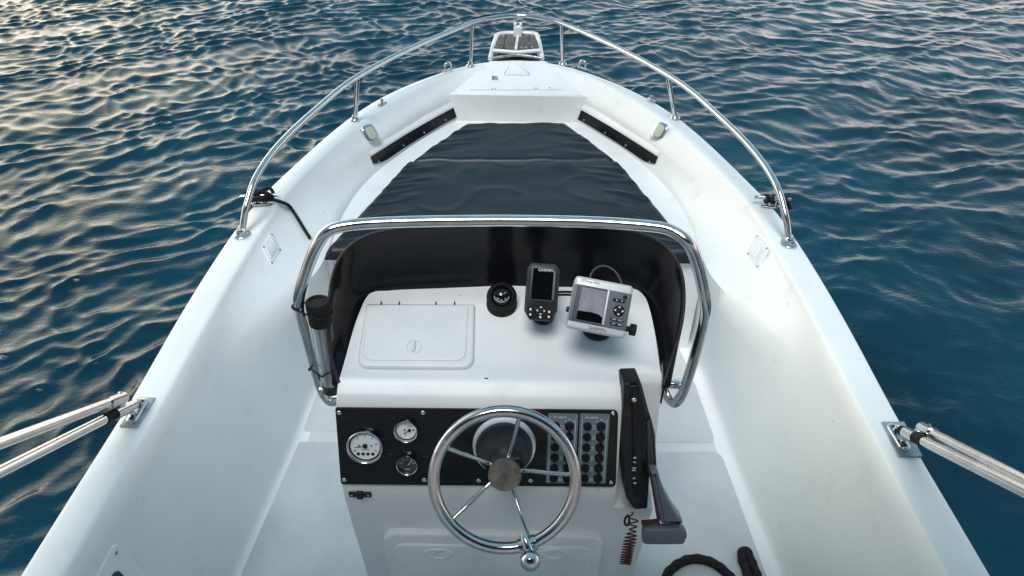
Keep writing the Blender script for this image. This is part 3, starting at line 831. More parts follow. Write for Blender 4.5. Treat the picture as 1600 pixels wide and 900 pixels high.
def gauge(x, y, r_, dark, label):
    q = dl(x, y, .010); G = DM @ Matrix.Translation((q[0], q[1], .003))
    bm = bmesh.new()
    lathe(bm, [(r_, -.002), (r_, .006), (r_ * .985, .010), (r_ * .95, .012), (r_ * .90, .0115), (r_ * .87, .008), (r_ * .86, .001)], G, 56, cap1=False)
    ga = obj('gauge', bm, M['steel'], panel, smooth=60); tag(ga, label)
    bm = bmesh.new(); lathe(bm, [(r_ * .87, -.001), (r_ * .87, .0015)], G, 40); ring_ = obj('inner_ring', bm, M['black'], ga)
    bm = bmesh.new(); prism(bm, circ(r_ * (.86 if dark else .80), 48), .0012, .003, G, .0005, 1); dial = obj('dial', bm, M['dial_dark' if dark else 'dial'], ga)
    ink = 'white_ink' if dark else 'black_ink'
    bm = bmesh.new()
    R1 = r_ * .80
    if not dark and r_ > .03:
        for k in range(31):
            a = R(205 - k * 230 / 30); L_ = .10 if k % 5 == 0 else .05
            p0 = V((math.cos(a), math.sin(a), 0)); w = V((-p0.y, p0.x, 0)) * r_ * .011
            p1, p2 = p0 * R1 * .97, p0 * R1 * (.97 - L_)
            bm.faces.new([bm.verts.new(G @ (v + V((0, 0, .0033)))) for v in (p1 - w, p1 + w, p2 + w, p2 - w)])
        for k in range(7):
            a = R(205 - k * 230 / 6); text_into(bm, str(k), r_ * .2, G, R1 * .76 * math.cos(a), R1 * .76 * math.sin(a), .0033)
        for k in range(4): prism(bm, circ(r_ * .095, 20, cx=r_ * (-.39 + .26 * k), cy=-r_ * .46), .0030, .0036, G)
        for sx in (-1, 1): prism(bm, circ(r_ * .05, 16, cx=sx * r_ * .34, cy=r_ * .04), .0030, .0036, G)
        text_into(bm, 'RPM x1000', r_ * .09, G, 0, -r_ * .2, .0033)
        na, nl_ = 190, .62
    elif not dark:
        for k in range(9):
            a = R(230 - k * 140 / 8); p0 = V((math.cos(a), math.sin(a), 0)); w = V((-p0.y, p0.x, 0)) * r_ * .02
            p1, p2 = p0 * R1 * .95, p0 * R1 * (.80 if k % 4 == 0 else .88)
            bm.faces.new([bm.verts.new(G @ (v + V((0, 0, .0033)))) for v in (p1 - w, p1 + w, p2 + w, p2 - w)])
        text_into(bm, 'F', r_ * .22, G, -r_ * .02, r_ * .52, .0033); text_into(bm, 'E', r_ * .22, G, -r_ * .05, -r_ * .38, .0033)
        text_into(bm, 'FUEL', r_ * .16, G, r_ * .3, r_ * .38, .0033)
        for sx in (-.12, .6): prism(bm, circ(r_ * .075, 16, cx=sx * r_, cy=r_ * .04), .0030, .0036, G)
        na, nl_ = 212, .62
    else:
        for k in range(9):
            a = R(170 - k * 160 / 8); p0 = V((math.cos(a), math.sin(a), 0)); w = V((-p0.y, p0.x, 0)) * r_ * .02
            p1, p2 = p0 * R1 * .98, p0 * R1 * (.80 if k % 2 == 0 else .88)
            bm.faces.new([bm.verts.new(G @ (v + V((0, 0, .0033)))) for v in (p1 - w, p1 + w, p2 + w, p2 - w)])
        for k, s in enumerate(('8', '10', '12', '14', '16')):
            a = R(165 - k * 37); text_into(bm, s, r_ * .2, G, R1 * .66 * math.cos(a), R1 * .66 * math.sin(a), .0033)
        text_into(bm, 'VOLTS', r_ * .17, G, 0, -r_ * .5, .0033)
        na, nl_ = 52, .62
    obj('dial_markings', bm, M[ink], dial, smooth=0) if False else obj('dial_markings', bm, M[ink], ga, smooth=0)
    hx = 0 if (r_ > .03 or dark) else .28
    NMx = G @ Matrix.Translation((r_ * (hx if not dark else .12), r_ * (.03 if not dark else 0.02), .004)) @ Matrix.Rotation(R(na), 4, 'Z')
    bm = bmesh.new(); prism(bm, [(-r_ * .1, -r_ * .025), (r_ * nl_ * .95, -r_ * .012), (r_ * nl_ * .95, r_ * .012), (-r_ * .1, r_ * .025)], 0, .001, NMx)
    nd = obj('needle', bm, M['white_ink'] if dark else M['needle'], ga)
    if not dark:
        bm = bmesh.new(); lathe(bm, [(r_ * .13, -.001), (r_ * .13, .002), (r_ * .10, .003)], NMx, 20); obj('needle_hub', bm, M['black'], ga)
    for k in range(2):
        pass
gauge(570, 699, .0415, False, 'large white tachometer dial in chrome bezel')
gauge(634, 674, .0272, False, 'small white fuel dial in chrome bezel')
gauge(636, 727, .0245, True, 'small black voltmeter dial in chrome bezel')
bm = bmesh.new()
for (x, y, s) in ((570, 666, '- -'), (626, 704, '- -'), (602, 708, '- -'), (657, 712, '- -')):
    q = dl(x + 8 if x > 600 else x, y); text_into(bm, s, .009, DM, q[0], q[1], .0032)
obj('panel_lettering', bm, M['dim_ink'], panel, smooth=0)

def switch_panel(x0, x1, label):
    A = [dl(x0, 645.5, .003), dl(x1, 647 if x0 > 880 else 646, .003), dl(x1 - 2, 755, .003), dl(x0 - 1, 753.5, .003)]
    cx_ = sum(a[0] for a in A) / 4; cy_ = sum(a[1] for a in A) / 4
    w = ((A[1][0] - A[0][0]) + (A[2][0] - A[3][0])) / 2; h = ((A[0][1] - A[3][1]) + (A[1][1] - A[2][1])) / 2
    S = DM @ Matrix.Translation((cx_, cy_, .003))
    bm = bmesh.new(); prism(bm, rrect(w, h, .003), -.001, .003, S, .0008, 2)
    sp = obj('switch_panel', bm, M['switchplate'], panel); tag(sp, label)
    bm = bmesh.new()
    for sx in (-1, 1): prism(bm, [(sx * w * .42 - .0004, -h * .43), (sx * w * .42 + .0004, -h * .43), (sx * w * .42 + .0004, h * .44), (sx * w * .42 - .0004, h * .44)], .003, .0033, S)
    text_into(bm, 'MS 1206-PM', .0058, S, -w * .33, h * .452, .0033, align='LEFT')
    text_into(bm, 'ON', .010, S, w * .24, -h * .445, .0033); text_into(bm, 'Push', .0075, S, -w * .25, -h * .445, .0033, rot=-.1)
    prism(bm, [(-.006, -h * .449), (.003, -h * .449), (.003, -h * .445), (-.006, -h * .445)], .003, .0033, S)
    prism(bm, [(.003, -h * .456), (.008, -h * .447), (.003, -h * .438)], .003, .0033, S)
    for dx, s, r0 in ((-.13, '10', .9), (0, '15A', 0), (.13, '20', -.9)): text_into(bm, s, .0048, S, w * (.22 + dx), h * (.425 if s == '15A' else .40), .0033, rot=r0)
    for k in range(6):
        y_ = h * (.335 - k * .1505)
        # number ovals
        for q in range(2):
            pts_o = rrect(.0125, .0088, .004, 4, cy=y_ - .0035)
        o1 = rrect(.0120, .0082, .0040, 4, cx=-w * .03, cy=y_ - .003); i1 = rrect(.0106, .0068, .0033, 4, cx=-w * .03, cy=y_ - .003)
        vo = [bm.verts.new(S @ V((*p, .0033))) for p in o1]; vi = [bm.verts.new(S @ V((*p, .0033))) for p in i1]
        for j in range(len(vo)): bm.faces.new((vo[j], vo[(j + 1) % len(vo)], vi[(j + 1) % len(vo)], vi[j]))
        text_into(bm, str(k + 1), .0062, S, -w * .03, y_ - .003, .0033)
    obj('panel_lettering', bm, M['white_ink'], sp, smooth=0)
    for k in range(6):
        y_ = h * (.335 - k * .1505)
        for sx in (-.235, .215):
            bm = bmesh.new(); rr = .0092 if sx < 0 else .0102
            Kx = S @ Matrix.Translation((w * sx, y_, .003))
            if sx < 0: lathe(bm, [(rr, -.001), (rr, .004), (rr * .9, .006), (rr * .55, .0065), (rr * .5, .009), (rr * .3, .0095)], Kx, 24)
            else:
                lathe(bm, [(rr, -.001), (rr, .003), (rr * .85, .005), (rr * .5, .006)], Kx, 24)
                tube(bm, [Kx @ V((0, 0, .004)), Kx @ V((0, -.004, .010)), Kx @ V((0, -.009, .015))], .0035, 10)
            obj('breaker_button' if sx < 0 else 'toggle_switch', bm, M['rubber'], sp)
    for sx in (-1, 1):
        for sy in (-1, 1): screw(sp, S @ V((sx * w * .43, sy * h * .465, .003)), pn, .0024)
switch_panel(855, 902, 'left switch panel, partly behind the steering wheel rim')
switch_panel(904, 950.5, 'right switch panel nearest the throttle control')
# key latch below the panel
lowP = (V((0, .970, .94)), V((0, -1, .03)).normalized())
c = U(563, 771, pl=lowP); KM = frame(c, V((1, 0, 0)), lowP[1])
bm = bmesh.new(); prism(bm, rrect(.052, .016, .003), -.002, .006, KM, .002); prism(bm, rrect(.016, .022, .004), .0, .010, KM, .003)
kl = obj('ignition_latch', bm, M['black'], console)
for sx in (-1, 1): screw(kl, KM @ V((sx * .019, 0, .006)), lowP[1], .003)
# lower console door
ldP = (V((0, .966, .80)), V((0, -1, .06)).normalized())
def lw(x, y): return U(x, y, pl=(V((0, .972, .84)), V((0, -1, .06)).normalized()))
c = lw(772, 860); LM = frame(c, V((1, 0, 0)), V((0, -1, .06))); LI = LM.inverted()
def ll(x, y): p = LI @ lw(x, y); return (p.x, p.y)
x0, y0 = ll(595, 829); x1, _ = ll(947, 829); yb = y0 - .50
bm = bmesh.new(); prism(bm, rpoly([(x0, y0), (x1, y0), (x1 - .02, yb), (x0 + .02, yb)], .05, 8), -.03, .008, LM, .008, 4)
door = obj('console_door', bm, M['gel_console'], boat)
x0, y0 = ll(614, 844); x1, _ = ll(930, 844)
bm = bmesh.new(); prism(bm, rpoly([(x0, y0), (x1, y0), (x1 - .02, yb + .03), (x0 + .02, yb + .03)], .035, 8), .004, .013, LM, .006, 4)
obj('door_leaf', bm, M['gel_console'], door)
for x, y in ((686, 858), (865, 858)):
    q = ll(x, y); Fx = LM @ Matrix.Translation((q[0], q[1], .012)) @ Matrix.Diagonal((1.9, 1, 1, 1))
    bm = bmesh.new(); lathe(bm, [(.0215, -.002), (.021, .002), (.018, .0045), (.013, .001), (.006, -.0005), (.001, -.0007)], Fx, 36)
    fg = obj('finger_pull', bm, M['gel_console'], door, smooth=70)
    bm = bmesh.new(); prism(bm, rpoly([(-.020, .003), (-.002, .012), (.008, .009), (-.006, .001), (-.012, -.004)], .002), .001, .004, LM @ Matrix.Translation((q[0], q[1], .011)), .001); obj('finger_slot', bm, M['white_plastic'], fg)

# ------------------------------------------------------------------ steering wheel
wc = EYE + (rt * ((788.5 - 800) / F) - up * ((750.5 - 450) / F) + fwd) * 1.40
el = R(31); wn = V((0.0, -math.cos(el), math.sin(el)))
WM = frame(wc, V((1, 0, 0)), wn)
RW = .1455
bm = bmesh.new(); tube(bm, [WM @ V((RW * math.cos(a), RW * math.sin(a), 0)) for a in [2 * math.pi * k / 96 for k in range(96)]], .0125, 18, closed=True)
wheel = obj('steering_wheel', bm, M['steel'], boat, smooth=80)
hubz = .018
hubc = WM @ V((0, 0, hubz))
hr = U(788, 741, pl=(WM @ V((0, 0, .035)), wn))
hl_ = WM.inverted() @ hr
HX, HY = hl_.x, hl_.y
for ang in (78, 151, 219, 293, 6):
    a = R(ang); p1 = V((RW * .97 * math.cos(a), RW * .97 * math.sin(a), 0)); d = V((math.cos(a), math.sin(a), 0))
    p0 = V((d.x * .026, d.y * .026, -.050)); pm = V((d.x * .055, d.y * .055, -.040))
    bm = bmesh.new(); tube(bm, [WM @ q for q in crom([p0, pm, p0.lerp(p1, .6) + V((0, 0, .001)), p1], 6)], .0046, 12)
    obj('spoke', bm, M['steel'], wheel, smooth=80)
bp_ = ud(788, 692, .0)           # where the column leaves the panel
ax = (WM @ V((0, 0, .02)) - bp_)
HM2 = frame(WM @ V((0, 0, -.054)), V((1, 0, 0)), wn)
bm = bmesh.new(); lathe(bm, [(.042, -.085), (.042, -.030), (.040, -.012), (.034, .012), (.033, .018), (.0345, .020)], HM2, 48)
obj('hub', bm, M['steel'], wheel, smooth=50)
bm = bmesh.new(); lathe(bm, [(.034, .018), (.0355, .021), (.0355, .025), (.034, .028), (.0, .0295)], HM2, 48, cap1=False)
obj('hub_cap', bm, M['cap'], wheel, smooth=50)
# column: white collar on the panel, black tilt housing
CM = frame(ud(788, 694, .0), V((1, 0, 0)), (pn * 1.0 + wn * .6).normalized())
bm = bmesh.new(); lathe(bm, [(.070, -.02), (.070, .008), (.068, .014), (.064, .016), (.050, .014)], CM, 56)
clr = obj('column_collar', bm, M['white_plastic'], panel, smooth=50)
bm = bmesh.new(); CM2 = CM @ Matrix.Translation((0, -.004, .006))
lathe(bm, [(.064, -.01), (.064, .008), (.060, .018), (.054, .020), (.052, .027), (.046, .029)], CM2, 56)
obj('tilt_housing', bm, M['charcoal'], panel, smooth=40)
# spinner knob
kp = WM.inverted() @ U(822, 843, pl=(wc, wn)); kd = V((kp.x, kp.y, 0)).normalized()
K0 = kd * RW
bm = bmesh.new(); kc = V((K0.x * 1.02, K0.y * 1.02, .012))
tube(bm, [WM @ (K0 * .84 + V((0, 0, .002))), WM @ (K0 * .90 + V((0, 0, .012))), WM @ (K0 * 1.06 + V((0, 0, .020)))], .010, 16)
tube(bm, [WM @ (K0 + V((-kd.y * .018, kd.x * .018, 0))), WM @ (K0 - V((-kd.y * .018, kd.x * .018, 0)))], .0165, 16)
obj('knob_clamp', bm, M['steel'], wheel, smooth=40)
bm = bmesh.new(); ball(bm, WM @ (K0 * 1.08 + V((0, 0, .045))), .021, 28); obj('spinner_knob', bm, M['steel'], wheel, smooth=90)

# ------------------------------------------------------------------ throttle control
tP = Pq + pn * .022
TMx = frame(U(992, 700, pl=(tP, pn)), V((1, 0, 0)), pn); TI = TMx.inverted()
def tq(x, y, off=0): p = TI @ U(x, y, pl=(tP + pn * off, pn)); return (p.x, p.y)
ol = [(975, 599), (1002, 598), (1013, 640), (1018, 655), (1017, 720), (1012, 796), (991, 797), (978, 778), (972, 700)]
bm = bmesh.new(); prism(bm, rpoly([tq(*p) for p in ol], .006), -.075, .0, TMx, .005, 3)
thr = obj('throttle_control', bm, M['black'], boat)
ol = [(984, 603), (1000, 602), (1010, 645), (1012, 670), (1008, 775), (991, 776), (988, 670), (988, 650)]
bm = bmesh.new(); prism(bm, rpoly([tq(*p, .012) for p in ol], .004), -.004, .012, TMx, .004, 3)
obj('raised_cover', bm, M['panel'], thr)
screw(thr, TMx @ V((*tq(991, 625, .012), .012)), pn, .0055)
bm = bmesh.new()
text_into(bm, 'N', .013, TMx, *tq(991, 733, .012), .0125, rot=R(90))
text_into(bm, 'F', .009, TMx, *tq(992, 722, .012), .0125, rot=R(90)); text_into(bm, 'R', .009, TMx, *tq(991, 747, .012), .0125, rot=R(90))
for y, s in ((716, 1), (754, -1)):
    q = tq(992, y, .012); prism(bm, [(q[0] - .004, q[1]), (q[0] + .004, q[1]), (q[0], q[1] + s * .004)], .012, .0124, TMx)
obj('control_lettering', bm, M['white_ink'], thr, smooth=0)
# lever
lP = Pq + pn * .03 + V((0, 0, 0))
LvM = frame(U(1030, 740, pl=(lP, pn)), V((1, 0, 0)), pn); LvI = LvM.inverted()
def lq(x, y, off=0): p = LvI @ U(x, y, pl=(lP + pn * off, pn)); return (p.x, p.y)
ol = [(1010, 662), (1018, 655), (1024, 680), (1027, 738), (1013, 740), (1011, 700)]
bm = bmesh.new(); prism(bm, rpoly([lq(*p) for p in ol], .003), -.03, .0, LvM, .004, 3); obj('lever_arm', bm, M['greydeep'], thr)
ol = [(1017, 738), (1029, 738), (1034, 757), (1043, 779), (1056, 802), (1069, 819), (1060, 822), (1034, 820), (1029, 806), (1022, 768)]
bm = bmesh.new(); prism(bm, rpoly([lq(*p, .03) for p in ol], .004), -.01, .03, LvM, .009, 4)
obj('lever', bm, M['lever'], thr, smooth=50)
bm = bmesh.new(); ga = U(1004, 834, pl=(lP + pn * .024, pn)); gb = U(1069, 834, pl=(lP + pn * .024, pn)); dx = (gb - ga).normalized()
gu = LvM.col[1].xyz
Gx = frame(ga, gu, dx)
def sq(z, k, hh=.022, ww=.016):
    return [Gx @ V((hh * k * abs(math.cos(a)) ** .7 * math.copysign(1, math.cos(a)), ww * k * abs(math.sin(a)) ** .7 * math.copysign(1, math.sin(a)), z)) for a in [2 * math.pi * (j + .5) / 24 for j in range(24)]]
Lg = (gb - ga).length; rings = []
for z, k in ((0, .80), (.003, .93), (.008, 1.0), (Lg * .5, 1.03), (Lg - .008, 1.0), (Lg - .003, .93), (Lg, .80)): rings.append([bm.verts.new(p) for p in sq(z, k)])
for A, B in zip(rings, rings[1:]):
    for k in range(24): bm.faces.new((A[k], A[(k + 1) % 24], B[(k + 1) % 24], B[k]))
bm.faces.new(rings[0]); bm.faces.new(rings[-1][::-1])
obj('lever_grip', bm, M['lever'], thr, smooth=50)
bm = bmesh.new(); tube(bm, [gb, gb + dx * .003], .010, 14); obj('trim_button', bm, M['rubber'], thr)
ol = [(1014, 739), (1018, 739), (1024, 770), (1031, 810), (1031, 818), (1003, 821), (1003, 816), (1027, 814), (1020, 770)]
bm = bmesh.new(); prism(bm, [lq(*p, .026) for p in ol], .018, .026, LvM); obj('red_inlay', bm, M['red'], thr, smooth=0)
# kill-switch lanyard
bm = bmesh.new(); P = []
ctr = crom([U(x, y, pl=(Pq + pn * .035, pn)) for x, y in ((984, 800), (990, 812), (988, 828), (984, 846), (980, 864), (977, 882))], 12)
ctr = resample(ctr, 200)
for i, c in enumerate(ctr):
    t = i / 199; a = t * 2 * math.pi * (4 + 11 * t)
    rr = .004 + .0075 * min(1, max(0, t * 2.2 - .4)) + .006 * (1 - t) * abs(math.sin(t * 9))
    P.append(c + V((1, 0, 0)) * rr * math.cos(a) + V((.2, -.5, .75)) * rr * math.sin(a) * 1.15)
tube(bm, crom(P, 3), .0017, 8)
lan = thing('kill_cord', P[0], 'red coiled kill switch cord hanging below the black throttle control', 'safety cord')
obj('coil', bm, M['redcord'], lan, smooth=80)
bm = bmesh.new(); c = U(980, 812, pl=(Pq + pn * .035, pn))
tube(bm, crom([c + V((0, 0, .016)), c + V((-.005, 0, .004)), c + V((-.004, -.003, -.012)), c + V((.003, -.004, -.014)), c + V((.005, 0, 0)), c + V((.001, 0, .014))], 6), .0028, 8)
obj('clip', bm, M['black'], lan, smooth=80)

# ------------------------------------------------------------------ items on the console
# compass
cb = ut(784, 476); CMx = frame(cb, V((1, 0, 0)), plane_n)
comp = thing('compass', cb, 'round black ball compass on the console top, left of the two display units', 'compass')
bm = bmesh.new(); lathe(bm, [(.036, -.002), (.037, .006), (.034, .014), (.033, .02)], CMx, 40); obj('base', bm, M['rubber'], comp, smooth=40)
cc = CMx @ V((0, 0, .030)); vn = (V((0, -.62, .62))).normalized(); CB = frame(cc, V((1, 0, 0)), vn)
bm = bmesh.new(); lathe(bm, [(.006, -.034), (.022, -.028), (.033, -.013), (.036, 0), (.034, .012), (.029, .019), (.026, .020), (.0235, .015)], CB, 48); obj('housing', bm, M['rubber'], comp, smooth=60)
bm = bmesh.new(); lathe(bm, [(.0255, .010), (.0235, .017), (.018, .022), (.010, .0255), (.0005, .0268)], CB, 40, cap1=True); obj('dome', bm, M['screen_off'], comp, smooth=80)
bm = bmesh.new()
def dome_pt(x, y): return CB @ V((x, y, math.sqrt(max(0, .0290 ** 2 - x * x - y * y)) * .98 + .0008))
for k in range(27):
    a = R(200 + k * 140 / 26); r0, r1 = (.0195, .0165)
    d = V((math.cos(a), math.sin(a), 0)); w = V((-d.y, d.x, 0)) * .00035
    bm.faces.new([bm.verts.new(dome_pt(p.x, p.y + .003)) for p in (d * r0 - w, d * r0 + w, d * r1 + w, d * r1 - w)])
for k, s in enumerate(('30', 'N', '3')):
    a = R(232 + k * 38); p = V((math.cos(a) * .0135, math.sin(a) * .0135 + .003, 0)); q = dome_pt(p.x, p.y)
    text_into(bm, s, .0062, frame(q + (q - cc).normalized() * .0006, V((1, 0, 0)), (q - cc)), 0, 0, 0)
bm.faces.new([bm.verts.new(dome_pt(*p)) for p in ((.004, .004), (.011, .007), (.011, .0078), (.004, .0048))])
obj('compass_card', bm, M['white_ink'], comp, smooth=0)

def face_frame(corners, depth, tilt, yawd=0):
    """corners tl,tr,br,bl in the photo; unit faces aft and up by tilt"""
    n_ = V((math.sin(R(yawd)), -math.cos(R(tilt)), math.sin(R(tilt)))).normalized()
    cx = sum(c[0] for c in corners) / 4; cy = sum(c[1] for c in corners) / 4
    c = EYE + (rt * ((cx - 800) / F) - up * ((cy - 450) / F) + fwd) * depth
    P = [U(x, y, pl=(c, n_)) for x, y in corners]
    xd = ((P[1] - P[0]) + (P[2] - P[3])) / 2
    Mx = frame(c, xd, n_); Mi = Mx.inverted(); return Mx, [(Mi @ p) for p in P]
# fish finder
FM, fp = face_frame([(826, 409), (876, 414), (869, 503), (817, 500)], 1.50, 38)
W2 = ((fp[1] - fp[0]).length + (fp[2] - fp[3]).length) / 4; H2 = ((fp[0] - fp[3]).length + (fp[1] - fp[2]).length) / 4
ff = thing('fish_finder', ut(845, 500), 'tall narrow black fish finder with dark screen, between compass and silver display', 'fish finder')
o8 = [(-W2 * .80, H2), (W2 * .74, H2), (W2, H2 * .82), (W2 * 1.02, -H2 * .62), (W2 * .66, -H2), (-W2 * .62, -H2), (-W2 * 1.0, -H2 * .70), (-W2 * 1.0, H2 * .78)]
bm = bmesh.new(); prism(bm, rpoly(o8, .005), -.028, .0, FM, .007, 4); body = obj('casing', bm, M['charcoal'], ff)
o9 = [(x * .86, y * .93) for x, y in o8]
bm = bmesh.new(); prism(bm, rpoly(o9, .004), -.003, .0022, FM, .0015, 2); obj('front_panel', bm, M['black'], ff)
SW, SH = W2 * .70, H2 * .565
bm = bmesh.new(); prism(bm, rrect(SW * 2 + .006, SH * 2 + .004, .005, cy=H2 * .28), .001, .0040, FM, .001, 2); bz = obj('screen_bezel', bm, M['charcoal'], ff)
bm = bmesh.new(); prism(bm, rrect(SW * 2 - .004, SH * 2 - .004, .003, cy=H2 * .28), .002, .0046, FM); obj('screen', bm, M['screen_off'], ff)
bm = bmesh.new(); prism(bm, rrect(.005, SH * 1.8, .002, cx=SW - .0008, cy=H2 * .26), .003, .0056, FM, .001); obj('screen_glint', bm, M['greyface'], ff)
bm = bmesh.new(); text_into(bm, 'GARMIN', .0088, FM, 0.004, H2 * .76, .0049)
for (kx, ky) in ((-.62, -.62), (-.62, -.80), (.52, -.66), (.52, -.83), (0, -.86)):
    prism(bm, rrect(.0042, .0046, .001, cx=kx * W2, cy=ky * H2), .0028, .0040, FM)
for a in range(4):
    d = V((math.cos(a * math.pi / 2), math.sin(a * math.pi / 2), 0)); p = V((0, -.64 * H2, 0)) + d * .0078; q = V((-d.y, d.x, 0)) * .003
    bm.faces.new([bm.verts.new(FM @ (v + V((0, 0, .0052)))) for v in (p + d * .002, p + q - d * .0015, p - q - d * .0015)])
obj('lettering', bm, M['white_ink'], ff, smooth=0)
bm = bmesh.new(); prism(bm, rrect(.030, .030, .005, cy=-.66 * H2), .001, .0035, FM, .001); lathe(bm, [(.0105, .003), (.0105, .0048), (.009, .005)], FM @ Matrix.Translation((0, -.64 * H2, 0)), 24)
prism(bm, rrect(.012, .026, .003, cx=-.62 * W2, cy=-.71 * H2), .001, .0030, FM, .0008); prism(bm, rrect(.012, .026, .003, cx=.52 * W2, cy=-.74 * H2), .001, .0030, FM, .0008)
obj('keypad', bm, M['rubber'], ff)
bm = bmesh.new(); pb = ut(848, 492); tube(bm, [FM @ V((0, -.01, -.02)), FM @ V((0, -.02, -.05)), pb], .013, 16); lathe(bm, [(.028, -.002), (.028, .006), (.018, .012)], frame(pb, V((1, 0, 0)), plane_n), 28)
obj('mount', bm, M['black'], ff)
# chart plotter
PM, pp = face_frame([(901, 430), (992, 447), (975, 529), (884, 511)], 1.42, 42)
w = ((pp[1] - pp[0]).length + (pp[2] - pp[3]).length) / 2; h = ((pp[0] - pp[3]).length + (pp[1] - pp[2]).length) / 2
cp_ = thing('chart_plotter', ut(930, 520), 'silver and grey chart plotter with square screen and round keypad on the console top', 'chart plotter')
bm = bmesh.new(); prism(bm, rrect(w, h, .008), -.035, .0, PM, .006, 4); obj('casing', bm, M['silver'], cp_)
bm = bmesh.new(); prism(bm, rrect(w * .985, h * .70, .003, cy=-.001), -.003, .0020, PM, .001); obj('front_panel', bm, M['greyface'], cp_)
bm = bmesh.new(); prism(bm, rrect(w * .55, h * .68, .003, cx=-w * .17, cy=0), .0005, .0030, PM, .0008); obj('screen_surround', bm, M['greydeep'], cp_)
bm = bmesh.new(); prism(bm, rrect(w * .035, h * .66, .001, cx=w * .092, cy=0), .002, .0036, PM, .0005); obj('screen_edge', bm, M['silver'], cp_)
bm = bmesh.new(); prism(bm, rrect(w * .43, h * .62, .002, cx=-w * .15, cy=-h * .01), .002, .0038, PM); scn = obj('screen', bm, M['screen_on'], cp_)
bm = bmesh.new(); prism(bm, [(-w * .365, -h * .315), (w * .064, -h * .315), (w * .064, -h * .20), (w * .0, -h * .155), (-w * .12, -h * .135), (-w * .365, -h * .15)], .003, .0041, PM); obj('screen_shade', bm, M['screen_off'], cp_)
kx = w * .315
bm = bmesh.new(); lathe(bm, [(.0118, .001), (.0118, .004), (.0105, .005), (.004, .0052)], PM @ Matrix.Translation((kx, -h * .01, 0)), 30)
prism(bm, rrect(.026, .0066, .003, cx=kx - .003, cy=h * .175), .001, .0042, PM, .001)
prism(bm, rrect(.030, .0062, .003, cx=kx + .0, cy=-h * .185), .001, .0042, PM, .001); prism(bm, rrect(.028, .0062, .003, cx=kx + .0, cy=-h * .27), .001, .0042, PM, .001)
lathe(bm, [(.0042, .001), (.0042, .0042), (.003, .0048)], PM @ Matrix.Translation((kx + .008, h * .26, 0)), 20)
obj('keypad', bm, M['rubber'], cp_)
bm = bmesh.new()
for a in range(4):
    d = V((math.cos(a * math.pi / 2), math.sin(a * math.pi / 2), 0)); p = V((kx, -h * .01, 0)) + d * .0072; q = V((-d.y, d.x, 0)) * .0028
    bm.faces.new([bm.verts.new(PM @ (v + V((0, 0, .0056)))) for v in (p + d * .0028, p + q - d * .001, p - q - d * .001)])
for (tx, ty, s) in ((-.007, -.185, 'MARK'), (.007, -.185, 'SELECT'), (-.006, -.27, 'NAV'), (.007, -.27, 'MENU')): text_into(bm, s, .0046, PM, kx + tx, h * ty, .0045, xs=.75)
for tx in (-.008, .003): prism(bm, circ(.0013, 10, cx=kx + tx, cy=h * .175), .0040, .0045, PM)
obj('key_lettering', bm, M['white_ink'], cp_, smooth=0)
bm = bmesh.new(); text_into(bm, 'GARMIN', .0098, PM, w * .02, -h * .425, .0006); text_into(bm, 'GPSmap 430s', .0072, PM, -w * .24, h * .425, .0006)
obj('casing_lettering', bm, M['greydeep'], cp_, smooth=0)
bm = bmesh.new(); kb = PM @ V((w * .5, -h * .30, -.018)); xd = PM.col[0].xyz
tube(bm, [kb, kb + xd * .012], .006, 14); tube(bm, [kb + xd * .010, kb + xd * .022], .0125, 10); obj('tilt_knob', bm, M['rubber'], cp_, smooth=30)
kb2 = PM @ V((-w * .5, -h * .15, -.018)); bm = bmesh.new(); tube(bm, [kb2, kb2 - xd * .006], .006, 12)
pb = ut(933, 512); lathe(bm, [(.036, -.002), (.036, .006), (.028, .012), (.02, .02)], frame(pb, V((1, 0, 0)), plane_n), 36); tube(bm, [pb + plane_n * .005, PM @ V((0, -.01, -.04))], .016, 16)
obj('mount', bm, M['black'], cp_, smooth=40)
# cables
bm = bmesh.new()
A = FM @ V((W2 * .6, 0, -.022)); B = PM @ V((-w * .35, h * .2, -.03))
for dz in (0, -.008):
    tube(bm, crom([A + V((0, 0, dz)), A.lerp(B, .35) + V((0, .02, dz - .012)), A.lerp(B, .7) + V((0, .01, dz - .004)), B + V((0, 0, dz))], 8), .0026, 8)
tag(obj('power_cable', bm, M['rubber'], smooth=80), 'pair of black cables running between the two display units', 'cable')
bm = bmesh.new(); c0_ = PM @ V((0, h * .42, -.035)); P = []
for k in range(19):
    a = R(180 - 10 * k); P.append(c0_ + xd * (.036 * math.cos(a) + .008) + V((0, .035, .010)) * math.sin(a) + V((0, 0, .02)) * math.sin(a))
tube(bm, P, .0024, 8); tag(obj('cable_loop', bm, M['charcoal'], smooth=80), 'thin cable looped up behind the silver chart plotter', 'cable')

# clear tube strapped to the grab rail
ta, tb = U(497, 478, z=1.32), U(519, 606, z=1.085)
tb_ = thing('document_tube', tb, 'clear plastic tube with black cap strapped to left leg of the console grab rail', 'clear tube')
d = (ta - tb).normalized(); TM = frame(tb, V((1, 0, 0)), d); L_ = (ta - tb).length
bm = bmesh.new(); lathe(bm, [(.0225, 0), (.0235, .002), (.0235, L_ * .96), (.0220, L_ * .96), (.0220, .004), (.018, .003)], TM, 40); obj('clear_sleeve', bm, M['clear'], tb_, smooth=60)
bm = bmesh.new()
P = []
for k in range(60):
    a = k * .29; P.append(((.012 + .0055 * k / 60) * math.cos(a), (.012 + .0055 * k / 60) * math.sin(a)))
for a, b_ in zip(P, P[1:]): bm.faces.new([bm.verts.new(TM @ V((q[0], q[1], z))) for q, z in ((a, .012), (b_, .012), (b_, L_ * .9), (a, L_ * .9))])
obj('rolled_sheet', bm, M['silver'], tb_)
